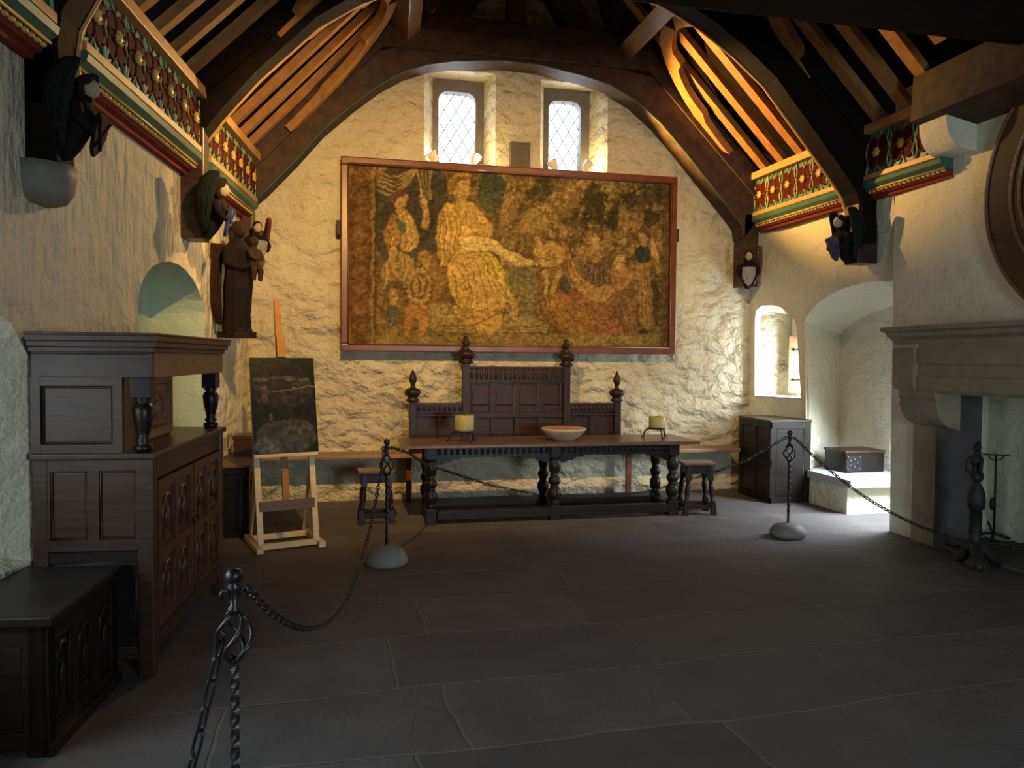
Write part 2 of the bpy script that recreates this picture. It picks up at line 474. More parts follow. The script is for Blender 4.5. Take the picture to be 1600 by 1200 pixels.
def gable_window(name, x0, x1, lx0, lx1):
    t = bpy.data.objects.new(name, None); COL.objects.link(t); t.location = (0, YW, 0); t['kind'] = 'structure'
    bm = BM()
    out = [(x0, 3.76), (x1, 3.76), (x1, 5.03), (x0, 5.03)]
    inn = rrect(lx0, lx1, 3.82, 4.872, 0.11)
    for y in (-0.02, 0.12):
        sheet(bm, out, [inn], lambda u, v, y=y: (u, y, v))
    strip(bm, [(x, -0.02, z) for x, z in inn], [(x, 0.12, z) for x, z in inn], True)
    strip(bm, [(x, -0.02, z) for x, z in out], [(x, 0.12, z) for x, z in out], True)
    obj('window_frame', bm, 'window_stone', t)
    bm = BM()
    sheet(bm, rrect(lx0, lx1, 3.82, 4.872, 0.11), [], lambda u, v: (u, 0.07, v))
    obj('window_pane', bm, 'leaded_glass', t)
    bm = BM()
    ww = lx1 - lx0; hh_ = 1.05
    for k in range(-5, 6):
        for s in (1, -1):
            # diamond leading clipped to the opening
            xa = lx0 + k * 0.15; pts = []
            for q in np.linspace(0, 1, 60):
                z = 3.82 + hh_ * q; x = xa + s * (z - 3.82) * 0.62 + (0 if s > 0 else ww)
                if lx0 < x < lx1 and not (z > 4.76 and (x < lx0 + 0.05 or x > lx1 - 0.05)): pts.append((x, 0.06, z))
            if len(pts) > 1: tube(bm, [pts[0], pts[-1]], 0.004, 5)
    obj('window_leading', bm, 'lead', t)
gable_window('window_1', 0.985, 1.61, 1.053, 1.507)
gable_window('window_2', 2.365, 2.96, 2.429, 2.845)

# left wall, with an arched recess
d_l = Vector((0.105, 1, 0)).normalized()
def onl(Y, z, off=0.0): return Vector((xl(Y) + off, Y, z))
NA, NB = 5.62, 7.14
nich = [(NA, 0.95), (NB, 0.95), (NB, 1.98)] + [(lerp(NA, NB, 0.5) + 0.5 * (NB - NA) * math.cos(a), 1.98 + 0.40 * math.sin(a)) for a in np.linspace(0.15, PI - 0.15, 12)] + [(NA, 1.98)]
LWO = [(0.9, 0.75), (4.22, 0.60), (4.22, 1.62), (4.05, 1.80), (3.8, 1.88), (0.9, 1.95)]
LWI = [(1.2, 0.98), (3.35, 0.98), (3.35, 1.86), (3.3, 1.9), (3.2, 1.92), (1.2, 1.92)]
bm = BM()
sheet(bm, [(-3.3, -0.1), (9.3, -0.1), (9.3, 3.62), (-3.3, 3.62)], [nich, LWO], lambda u, v: onl(u, v))
struct('wall_left', bm, 'wash_side')
bm = BM()
cy = lerp(NA, NB, 0.5)
deep = [(cy + (u - cy) * 0.86 + 0.05, v if v < 1.5 else v - 0.03) for u, v in nich]
strip(bm, [onl(u, v) for u, v in nich], [onl(u, v, -0.42) for u, v in deep], True)
sheet(bm, deep, [], lambda u, v: onl(u, v, -0.42))
struct('wall_left_recess', bm, 'wash_green_light')
bm = BM()
strip(bm, [onl(u, v) for u, v in LWO], [onl(u, v, -0.55) for u, v in LWI], True)
struct('wall_left_embrasure', bm, 'wash_smooth')

# right wall: a bent stretch with a shuttered window niche, then a deep alcove, then the chimney breast
def batt(z): return -0.10 * max(0.0, z - 1.2)
def onr(Y, z):
    q = max(0.0, min(1.0, (8.79 - Y) / 1.09))
    e = q * (2 - q)
    return Vector((5.0 + 0.29 * e + batt(z) * e, Y, z))
def flat_fill(outer, holes, us, vs, f3, name, mat):
    """2-D sheet cut along grid lines and then bent through f3, smooth shaded"""
    bm = BM(); sheet(bm, outer, holes, lambda u, v: (u, 0, v))
    for c_, n_ in [((u, 0, 0), (1, 0, 0)) for u in us] + [((0, 0, v), (0, 0, 1)) for v in vs]:
        bmesh.ops.bisect_plane(bm, geom=bm.verts[:] + bm.edges[:] + bm.faces[:], plane_co=c_, plane_no=n_, dist=1e-5)
    for v in bm.verts: v.co = f3(v.co.x, v.co.z)
    for f in bm.faces: f.smooth = True
    return struct(name, bm, mat)
def sY(s_): return lerp(8.79, 7.89, s_)
nw = [(0.10, 1.20), (0.845, 1.205), (0.845, 2.05), (0.80, 2.15), (0.70, 2.19), (0.58, 2.295), (0.42, 2.33), (0.22, 2.335), (0.12, 2.28), (0.10, 2.18)]
alc = [(7.89, 0.0), (7.89, 2.10), (7.80, 2.20), (7.63, 2.296), (7.42, 2.37), (7.19, 2.424), (6.8, 2.46), (6.36, 2.43), (6.36, 0.0)]
flat_fill([(9.1, -0.1), (9.1, 3.6), (6.32, 3.6), (6.32, -0.1), (6.36, -0.1)] + alc[::-1] + [(7.89, -0.1)], [[(sY(s_), z) for s_, z in nw]],
          [8.7, 8.6, 8.5, 8.4, 8.3, 8.2, 8.1, 8.0, 7.9, 7.8, 7.7, 7.3, 6.9], [1.2, 1.8, 2.4, 2.8, 3.2], onr, 'wall_right', 'wash_smooth')
# niche reveals
back_n = {0.10: Vector((5.50, 9.05, 0)), 0.845: Vector((5.76, 8.44, 0))}
def deepn(s, z):
    p = back_n[0.10].lerp(back_n[0.845], (s - 0.10) / 0.745); return Vector((p.x, p.y, z))
bm = BM()
A = [onr(sY(s), z) for s, z in nw]; B = [deepn(s, z if z < 1.5 else z - 0.1) for s, z in nw]
VA = [bm.verts.new(p) for p in A]; VB = [bm.verts.new(p) for p in B]
for i in range(len(nw)):
    j = (i + 1) % len(nw)
    if i == 1: continue                                # the window light sits in the near reveal
    bm.faces.new((VA[i], VA[j], VB[j], VB[i]))
sheet(bm, [(s, z if z < 1.5 else z - 0.1) for s, z in nw], [], deepn)
struct('wall_right_niche', bm, 'wash_smooth')
# alcove inside
bm = BM()
cheek = [(5.285, 7.89), (6.12, 8.50), (6.12, 6.20), (5.29, 6.36)]
strip(bm, [(x, y, -0.02) for x, y in cheek], [(x + (batt(2.1) if x < 5.5 else 0), y, 2.10 if x < 5.5 else 2.40) for x, y in cheek])
top_f = [tuple(onr(u, v)) for u, v in alc[1:-1]]
top_b = [(6.12, lerp(8.50, 6.20, (7.89 - u) / 1.53), v - 0.12) for u, v in alc[1:-1]]
strip(bm, top_f, top_b)
struct('wall_right_alcove', bm, 'wash_smooth')
# chimney breast with hearth opening
bm = BM()
OP = [(5.72, 0.0), (5.72, 1.50), (3.55, 1.50), (3.55, 0.0)]
def brx(z): return 5.135 - 0.012 * z
sheet(bm, [(6.32, -0.1), (6.32, 5.2), (2.75, 5.2), (2.75, -0.1), (3.55, -0.1)] + OP[::-1] + [(5.72, -0.1)], [], lambda u, v: Vector((brx(v), u, v)))
strip(bm, [(brx(-0.1), 6.32, -0.1), (brx(5.2), 6.32, 5.2)], [(6.2, 6.32, -0.1), (6.2, 6.32, 5.2)])
strip(bm, [(brx(-0.1), 2.75, -0.1), (brx(5.2), 2.75, 5.2)], [(6.2, 2.75, -0.1), (6.2, 2.75, 5.2)])
fb = [(5.14, 5.78), (5.9, 5.98), (5.9, 3.4), (5.14, 3.5)]
strip(bm, [(x, y, -0.02) for x, y in fb], [(x, y, 2.2) for x, y in fb])
bm.faces.new([bm.verts.new((x, y, 2.2)) for x, y in fb])
struct('wall_chimney_breast', bm, 'wash_smooth')
bm = BM()
strip(bm, [(5.45, 2.75, -0.1), (5.45, 2.75, 4.2)], [(5.45, -3.3, -0.1), (5.45, -3.3, 4.2)])
struct('wall_right_near', bm, 'wash_side')
bm = BM()
sheet(bm, [(-3, -0.1), (6.5, -0.1), (6.5, 7.2), (-3, 7.2)], [[(2.0, 0.9), (3.2, 0.9), (3.2, 2.1), (2.0, 2.1)]], lambda u, v: (u, -3.0, v))
struct('wall_rear', bm, 'wash_side')

# roof boarding
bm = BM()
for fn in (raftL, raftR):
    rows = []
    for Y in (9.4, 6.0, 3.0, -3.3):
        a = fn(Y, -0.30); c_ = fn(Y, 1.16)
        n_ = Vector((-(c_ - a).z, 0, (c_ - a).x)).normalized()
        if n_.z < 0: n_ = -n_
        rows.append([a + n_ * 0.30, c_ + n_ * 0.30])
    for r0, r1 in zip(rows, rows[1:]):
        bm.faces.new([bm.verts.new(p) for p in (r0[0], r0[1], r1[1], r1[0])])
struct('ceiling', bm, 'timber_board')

# ------------------------------------------------------------------ trusses
Y1a, Y1b = 8.50, 8.76
intr1 = [(-1.05, 3.15), (-1.03, 3.27), (-0.87, 3.42), (-0.57, 3.75), (-0.28, 4.10), (0.03, 4.39), (0.32, 4.63), (0.59, 4.80), (0.85, 4.90), (1.12, 4.96), (1.67, 5.02),
         (2.14, 5.01), (2.63, 4.94), (2.98, 4.86), (3.32, 4.69), (3.63, 4.45), (3.94, 4.14), (4.27, 3.78), (4.55, 3.48), (4.72, 3.29), (4.74, 3.15)]
def up1(x, z):
    """outer edge of the arch band: principal rafter or collar"""
    if x < 0.55: return (x - 0.24, min(5.08, z + 0.30 + 0.02))
    if x > 3.25: return (x + 0.24, min(5.12, z + 0.30))
    return (x, 5.08)
t = thing('roof_truss', 'dark oak arched truss against the gable wall around the two windows', 'roof truss', (1.87, 8.63, 0), 0)
def part(root, name, bm, mat):
    for v in bm.verts: v.co -= root.location
    return obj(name, bm, mat, root)
L_ = [p for p in intr1 if p[0] <= 1.67]; R_ = [p for p in intr1 if p[0] >= 1.67]
for pl in (L_, R_):
    bm = BM(); band(bm, pl, [up1(*p) for p in pl], Y1a, Y1b); part(t, 'arch_brace', bm, 'timber')
    bm = BM()
    tube(bm, [(x, Y1a - 0.005, z + 0.01) for x, z in pl], 0.014, 6); part(t, 'arch_moulding', bm, 'edge_green')
bm = BM(); beam(bm, (-1.25, 8.62, 3.55), (0.62, 8.62, 5.50), 0.24, 0.30, (0, 1, 0)); part(t, 'principal_rafter', bm, 'timber')
bm = BM(); beam(bm, (5.1, 8.62, 3.60), (3.2, 8.62, 5.50), 0.24, 0.30, (0, 1, 0)); part(t, 'principal_rafter', bm, 'timber')
bm = BM(); box(bm, 0.2, 3.65, Y1a - 0.04, Y1b, 5.06, 5.29, bev=0.012); part(t, 'collar_beam', bm, 'timber')
bm = BM(); box(bm, 0.3, 3.5, Y1a, Y1b, 5.30, 5.48, bev=0.012); part(t, 'collar_beam', bm, 'timber')
bm = BM(); box(bm, 1.78, 1.98, Y1a, Y1b, 5.45, 6.9); part(t, 'king_post', bm, 'timber')
for s in (-1, 1):
    bm = BM()
    prism(bm, [(1.88 + s * 0.20, 6.25), (1.88 + s * 0.36, 5.85), (1.88 + s * 0.62, 5.46), (1.88 + s * 0.98, 5.46), (1.88 + s * 0.66, 5.95), (1.88 + s * 0.1, 6.6)], 'y', Y1a + 0.03, Y1b)
    part(t, 'strut', bm, 'timber')
    bm = BM()
    prism(bm, [(1.88 + s * 1.02, 5.9), (1.88 + s * 1.2, 5.46), (1.88 + s * 1.62, 5.46), (1.88 + s * 1.0, 6.2)], 'y', Y1a + 0.03, Y1b)
    part(t, 'strut', bm, 'timber')
bm = BM(); box(bm, -1.16, -1.01, Y1a + 0.02, Y1b, 2.62, 3.45, bev=0.01); part(t, 'wall_post', bm, 'oak_dark')
bm = BM(); box(bm, 4.75, 4.94, Y1a, Y1b, 2.56, 3.45, bev=0.01); part(t, 'wall_post', bm, 'oak_dark')

Y2a, Y2b = 6.55, 6.80
intr2 = [(-1.20, 2.80), (-1.235, 3.10), (-1.225, 3.352), (-1.13, 3.50), (-1.024, 3.646), (-0.744, 3.985), (-0.26, 4.472), (0.1, 4.72), (0.6, 4.95), (1.2, 5.10), (1.85, 5.15),
         (2.4, 5.12), (2.9, 4.99), (3.284, 4.816), (3.65, 4.58), (3.964, 4.334), (4.33, 3.92), (4.684, 3.517), (4.86, 3.30), (4.92, 3.15), (4.92, 2.80)]
def up2(i, p):
    x, z = p
    if z < 3.2: return (x - 0.14, z + 0.02) if x < 0 else (x + 0.16, z + 0.02)
    if x < 0.6: return (x - 0.22, z + 0.26)
    if x > 3.1: return (x + 0.24, z + 0.26)
    return (x, 5.36)
t = thing('roof_truss', 'dark arched truss in mid room, over the chests, bare of plaster', 'roof truss', (1.85, 6.68, 0), 0)
tr2 = t
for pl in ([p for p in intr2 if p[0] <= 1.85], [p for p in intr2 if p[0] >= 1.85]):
    bm = BM(); band(bm, pl, [up2(0, p) for p in pl], Y2a, Y2b); part(t, 'arch_brace', bm, 'timber_shaded')
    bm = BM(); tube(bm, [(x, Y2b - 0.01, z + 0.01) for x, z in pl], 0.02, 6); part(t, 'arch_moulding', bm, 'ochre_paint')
bm = BM(); beam(bm, (-1.45, 6.68, 3.62), (0.9, 6.68, 5.95), 0.25, 0.34, (0, 1, 0)); part(t, 'principal_rafter', bm, 'timber_shaded')
bm = BM(); beam(bm, (5.22, 6.68, 3.66), (2.9, 6.68, 5.95), 0.25, 0.34, (0, 1, 0)); part(t, 'principal_rafter', bm, 'timber_shaded')
bm = BM(); box(bm, 0.2, 3.6, Y2a, Y2b, 5.30, 5.55, bev=0.012); part(t, 'collar_beam', bm, 'timber_shaded')
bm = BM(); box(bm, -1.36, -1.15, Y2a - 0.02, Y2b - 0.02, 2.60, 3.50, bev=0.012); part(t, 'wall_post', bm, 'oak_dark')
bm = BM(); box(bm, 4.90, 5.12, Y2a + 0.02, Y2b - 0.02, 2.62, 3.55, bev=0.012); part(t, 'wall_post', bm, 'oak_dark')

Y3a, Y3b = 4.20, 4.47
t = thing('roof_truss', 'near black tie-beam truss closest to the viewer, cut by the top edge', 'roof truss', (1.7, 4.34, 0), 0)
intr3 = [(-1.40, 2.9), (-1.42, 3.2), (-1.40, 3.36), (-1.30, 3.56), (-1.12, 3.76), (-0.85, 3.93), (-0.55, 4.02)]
bm = BM(); band(bm, intr3, [(-1.56, 2.9), (-1.58, 3.2), (-1.58, 3.5), (-1.55, 3.8), (-1.4, 4.05), (-1.0, 4.2), (-0.55, 4.25)], Y3a, Y3b); part(t, 'arch_brace', bm, 'timber_shaded')
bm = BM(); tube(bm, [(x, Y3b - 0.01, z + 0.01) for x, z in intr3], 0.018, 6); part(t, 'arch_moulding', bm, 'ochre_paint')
bm = BM(); box(bm, -1.6, 4.95, Y3a - 0.02, Y3b + 0.15, 3.93, 4.42, bev=0.02); part(t, 'tie_beam', bm, 'timber_shaded')
bm = BM(); box(bm, -1.62, -1.43, Y3a, Y3b - 0.02, 2.62, 4.1, bev=0.012); part(t, 'wall_post', bm, 'timber_shaded')
bm = BM(); beam(bm, (-1.75, 4.33, 3.62), (1.0, 4.33, 6.1), 0.25, 0.34, (0, 1, 0)); part(t, 'principal_rafter', bm, 'timber_shaded')
bm = BM(); beam(bm, (5.2, 4.33, 3.7), (2.8, 4.33, 6.1), 0.25, 0.34, (0, 1, 0)); part(t, 'principal_rafter', bm, 'timber_shaded')

# wall plate along the chimney breast, on a white corbel
t = tag(obj('corbel_beam', (lambda bm: (prism(bm, [(4.70, 3.70), (5.10, 3.62), (5.10, 4.02), (4.72, 4.08)], 'y', 3.4, 5.66), bm)[1])(BM()), 'timber'),
        'dark beam along the chimney breast resting on the white corbel', 'beam')
bm = BM()
pr = [(0.0, 0.20)] + [(-0.33 + 0.0 * a, 0.20) for a in (0,)] + [(-0.33 + 0.30 * (1 - math.cos(a)) * 0.55, 0.20 - 0.26 * math.sin(a)) for a in np.linspace(0.25, PI / 2, 7)] + [(0.0, -0.08)]
prism(bm, [(5.12 + a, 3.48 + b_) for a, b_ in pr], 'y', 5.36, 5.66)
tag(obj('stone_corbel', bm, 'wash_smooth'), 'white rounded corbel high on the chimney breast under the dark beam', 'corbel')
bm = BM()
lathe(bm, [(0.08, -0.20), (0.13, -0.185), (0.16, -0.14), (0.175, -0.06), (0.18, 0.0)], (0, 0, 0), 20)
o = tag(obj('stone_corbel', bm, 'base_stone'), 'pale grey rounded corbel on the left wall under the near post', 'corbel'); o.location = (xl(4.32) + 0.0, 4.32, 2.615)

# purlins, rafters, wind braces
for side, fn, lab in (('left', raftL, 'left'), ('right', raftR, 'right')):
    a, c_ = fn(8.62, 0.51), fn(-1.0, 0.51)
    s = 1 if side == 'left' else -1
    bm = BM(); beam(bm, a + Vector((s * 0.11, 0, -0.12)), c_ + Vector((s * 0.11, 0, -0.12)), 0.20, 0.30, (-s * 0.7, 0, 0.72), 0.012)
    tag(obj('purlin', bm, 'oak_brown'), 'brown square purlin running over the %s roof slope to the gable' % lab, 'roof beam')

def rafter_set(fn, Ys, lab, grp, side):
    for i, Y in enumerate(Ys):
        bm = BM()
        a, c_ = fn(Y, 0.10 if (side == 'R' and Y < 5.5) else -0.03) + Vector((0, 0, 0.05)), fn(Y, 0.98) + Vector((0, 0, 0.05))
        up = (-1, 0, 1) if side == 'L' else (1, 0, 1)
        beam(bm, a, c_, 0.125 if side == 'R' else 0.095, 0.07, up)
        d = (c_ - a)
        o = tag(obj('rafter', bm, 'rafter_oak'), lab, 'rafter', grp)
ordn = ['first', 'second', 'third', 'fourth', 'fifth', 'sixth']
def bays(fn, Ys, side, bayname):
    for i, Y in enumerate(Ys):
        rafter_set(fn, [Y], 'ochre rafter on the %s, %s counting from the gable' % (bayname, ordn[i]), 'rafters of the ' + bayname, side)
bays(raftR, [8.25, 7.90, 7.55, 7.22, 6.95], 'R', 'right roof slope beside the gable')
bays(raftL, [8.30, 7.95, 7.60, 7.25, 6.95], 'L', 'left roof slope beside the gable')
bays(raftR, [6.35, 6.0, 5.65, 5.30, 4.95], 'R', 'right roof slope over the chimney')
bays(raftL, [6.30, 5.95, 5.60, 5.25, 4.90], 'L', 'left roof slope over the cupboard')

def wind_brace(fn, Yp, tp, Yq, tq, lab):
    """curved cusped brace lying under the rafters, from purlin (Yp,tp) to principal (Yq,tq)"""
    bm = BM()
    s = 1 if Yq > Yp else -1
    n = 14; up_, lo_ = [], []
    for k in range(n + 1):
        q = k / n
        Y = lerp(Yp, Yq, math.sin(q * PI / 2)); tt = lerp(tp, tq, 1 - math.cos(q * PI / 2))
        cusp = 0.028 * max(0, 1 - abs(q - 0.36) / 0.08) + 0.028 * max(0, 1 - abs(q - 0.70) / 0.08)
        up_.append((Y + s * 0.05, tt + 0.016)); lo_.append((Y - s * 0.05 - s * cusp * 1.6, tt - 0.016 - cusp * 0.7))
    def P3(Y, tt, dz):
        p = fn(Y, tt); dx = 0.09 if fn is raftL else -0.09
        return p + Vector((dx, 0, -0.09)) * dz
    for dz0 in (0,):
        A_ = [[bm.verts.new(P3(Y, tt, dz)) for Y, tt in pl] for pl in (up_, lo_) for dz in (0.35, 1.0)]
        for i in range(n):
            bm.faces.new((A_[0][i], A_[0][i + 1], A_[2][i + 1], A_[2][i])); bm.faces.new((A_[1][i], A_[3][i], A_[3][i + 1], A_[1][i + 1]))
            bm.faces.new((A_[0][i], A_[1][i], A_[1][i + 1], A_[0][i + 1])); bm.faces.new((A_[2][i], A_[2][i + 1], A_[3][i + 1], A_[3][i]))
        for i in (0, n): bm.faces.new((A_[0][i], A_[1][i], A_[3][i], A_[2][i]))
    tag(obj('wind_brace', bm, 'rafter_oak'), lab, 'roof brace')
wind_brace(raftR, 7.75, 0.47, 8.46, 0.12, 'curved cusped brace on the right slope meeting the gable truss')
wind_brace(raftR, 7.65, 0.47, 6.83, 0.12, 'curved cusped brace on the right slope meeting the middle truss from the gable side')
wind_brace(raftL, 7.75, 0.47, 8.46, 0.12, 'curved cusped brace on the left slope meeting the gable truss')
wind_brace(raftL, 7.65, 0.47, 6.83, 0.12, 'curved cusped brace on the left slope meeting the middle truss from the gable side')
wind_brace(raftR, 5.6, 0.47, 6.62, 0.13, 'dim curved brace on the right slope meeting the middle truss from the chimney side')
wind_brace(raftL, 5.6, 0.47, 6.62, 0.13, 'dim curved brace on the left slope meeting the middle truss from the cupboard side')

# carved friezes at the wall heads
def petal_mesh():
    bm = BM()
    for k in range(4):
        a = PI / 4 + k * PI / 2
        cx, cz = 0.090 * math.cos(a), 0.094 * math.sin(a)
        ring = [(0, cx + 0.068 * math.cos(b_), cz + 0.074 * math.sin(b_)) for b_ in np.linspace(0, 2 * PI, 17)[:-1]]
        tube(bm, [(x + 0.012, y, z) for x, y, z in ring], 0.009, 6, True)
    me = bpy.data.meshes.new('petal_rim'); bmesh.ops.recalc_face_normals(bm, faces=bm.faces[:]); bm.to_mesh(me); bm.free(); me.materials.append(MATS['orange_paint'])
    bm = BM()
    for k in range(4):
        a = PI / 4 + k * PI / 2
        ell(bm, (0.006, 0.090 * math.cos(a), 0.094 * math.sin(a)), (0.008, 0.064, 0.070), None, 12, 8)
    me2 = bpy.data.meshes.new('petal'); bm.to_mesh(me2); bm.free(); me2.materials.append(MATS['dark_red_paint'])
    bm = BM(); ell(bm, (0.024, 0, 0), (0.022, 0.036, 0.036), None, 12, 8)
    for k in range(6):
        a = k * PI / 3; ell(bm, (0.03, 0.034 * math.cos(a), 0.034 * math.sin(a)), (0.014, 0.013, 0.013), None, 8, 6)
    me3 = bpy.data.meshes.new('boss'); bm.to_mesh(me3); bm.free(); me3.materials.append(MATS['gold_paint'])
    return me, me2, me3
PET = petal_mesh()

def frieze(side, Ya, Yb, lab):
    """board from Ya (near) to Yb (far); local frame x = into room, y along, z up"""
    if side == 'L':
        pa, pb = Vector((xl(Ya) + 0.13, Ya, 0)), Vector((xl(Yb) + 0.13, Yb, 0)); z0 = 3.27
    else:
        pa, pb = Vector((xr(Ya) - 0.15, Ya, 0)), Vector((xr(Yb) - 0.15, Yb, 0)); z0 = 3.40
    d = pb - pa; L = d.length
    root = thing('carved_frieze', lab, 'frieze', (pa.x, pa.y, z0))
    if side == 'L': root.rotation_euler = (0, 0, math.atan2(d.y, d.x) - PI / 2); y0, y1 = 0, L
    else: root.rotation_euler = (0, 0, math.atan2(d.y, d.x) + PI / 2); y0, y1 = -L, 0
    bm = BM(); box(bm, -0.03, 0.0, y0, y1, 0.03, 0.50); obj('backing_panel', bm, 'green_paint', root)
    bm = BM(); box(bm, -0.05, 0.07, y0, y1, 0.455, 0.54, bev=0.008); obj('top_rail', bm, 'ochre_paint', root)
    bm = BM(); box(bm, -0.03, 0.035, y0, y1, 0.015, 0.065, bev=0.006); obj('bottom_rail', bm, 'ochre_paint', root)
    bm = BM(); prism(bm, [(-0.10, 0.012), (0.03, 0.012), (0.045, -0.005), (0.035, -0.04), (-0.01, -0.075), (-0.10, -0.08)], 'y', y0, y1); obj('green_moulding', bm, 'green_paint', root)
    bm = BM(); tube(bm, [(0.0, y0, -0.082), (0.0, y1, -0.082)], 0.009, 6)
    n = int(L / 0.055)
    for k in range(n): ell(bm, (-0.022, y0 + (k + 0.5) * L / n, -0.098), (0.016, 0.022, 0.014), None, 8, 6)
    obj('bead_row', bm, 'gold_paint', root)
    bm = BM(); prism(bm, [(-0.20, -0.08), (-0.02, -0.085), (-0.045, -0.125), (-0.08, -0.135), (-0.085, -0.16), (-0.20, -0.17)], 'y', y0, y1); obj('red_moulding', bm, 'red_paint', root)
    cnt = max(2, round(L / 0.30)); st = L / cnt
    bm = BM()
    for k in range(cnt):
        yc = y0 + (k + 0.5) * st
        for s in (-1, 1):
            tube(bm, [(0.008, yc + s * st / 2, 0.06), (0.014, yc + s * st * 0.40, 0.16), (0.008, yc + s * st * 0.5, 0.26)], 0.010, 5)
            tube(bm, [(0.008, yc + s * st / 2, 0.26), (0.014, yc + s * st * 0.40, 0.36), (0.008, yc + s * st * 0.5, 0.46)], 0.010, 5)
        tube(bm, [(0.006, yc - 0.05, 0.06), (0.006, yc, 0.14), (0.006, yc + 0.05, 0.06)], 0.008, 5)
        tube(bm, [(0.006, yc - 0.05, 0.46), (0.006, yc, 0.38), (0.006, yc + 0.05, 0.46)], 0.008, 5)
    obj('tracery_rib', bm, 'pale_green_paint', root)
    sx_ = 1.0
    for k in range(cnt):
        yc = y0 + (k + 0.5) * st
        r = bpy.data.objects.new('rosette', PET[0]); COL.objects.link(r); r.parent = root; r.location = (0.004 if side == 'L' else -0.0, yc, 0.258)
        if side == 'R': r.rotation_euler = (0, 0, 0)
        for nm, me in (('petal_hollow', PET[1]), ('boss', PET[2])):
            q = bpy.data.objects.new(nm, me); COL.objects.link(q); q.parent = r
    return root
frieze('L', 6.82, 8.50, 'carved painted rosette frieze on the left wall head nearest the gable')
frieze('L', 4.49, 6.55, 'carved painted rosette frieze on the left wall head above the arched recess')
frieze('L', 2.6, 4.18, 'dark end of carved frieze at the top left corner of the photo')
def mirror_frieze(Ya, Yb, lab):
    r = frieze('R', Ya, Yb, lab)
    return r
mirror_frieze(6.82, 8.50, 'brightly lit red and green rosette frieze on the right wall near the gable')
mirror_frieze(5.60, 6.55, 'dim rosette frieze running into the chimney breast on the right')

# ------------------------------------------------------------------ tapestry
def grid_picture(name, W, H, nx, nz, fn, mat, parent=None):
    """flat woven picture in the local xz plane (x 0..W, z 0..H); fn(px, py) -> colours at picture coordinates"""
    xs = np.linspace(0, 1, nx); zs = np.linspace(0, 1, nz)
    U, V = np.meshgrid(xs, zs)
    cols = fn(U.ravel(), V.ravel())
    verts = np.stack([U.ravel() * W, np.zeros(nx * nz), V.ravel() * H], 1)
    i = np.arange(nx * nz).reshape(nz, nx)
    F = np.stack([i[:-1, :-1].ravel(), i[:-1, 1:].ravel(), i[1:, 1:].ravel(), i[1:, :-1].ravel()], 1)
    me = bpy.data.meshes.new(name)
    me.from_pydata(verts.tolist(), [], F.tolist())
    at = me.color_attributes.new('Col', 'FLOAT_COLOR', 'POINT')
    at.data.foreach_set('color', np.concatenate([cols, np.ones((len(cols), 1))], 1).astype(np.float32).ravel())
    me.materials.append(MATS[mat])
    o = bpy.data.objects.new(name, me); COL.objects.link(o)
    if parent: o.parent = parent
    return o

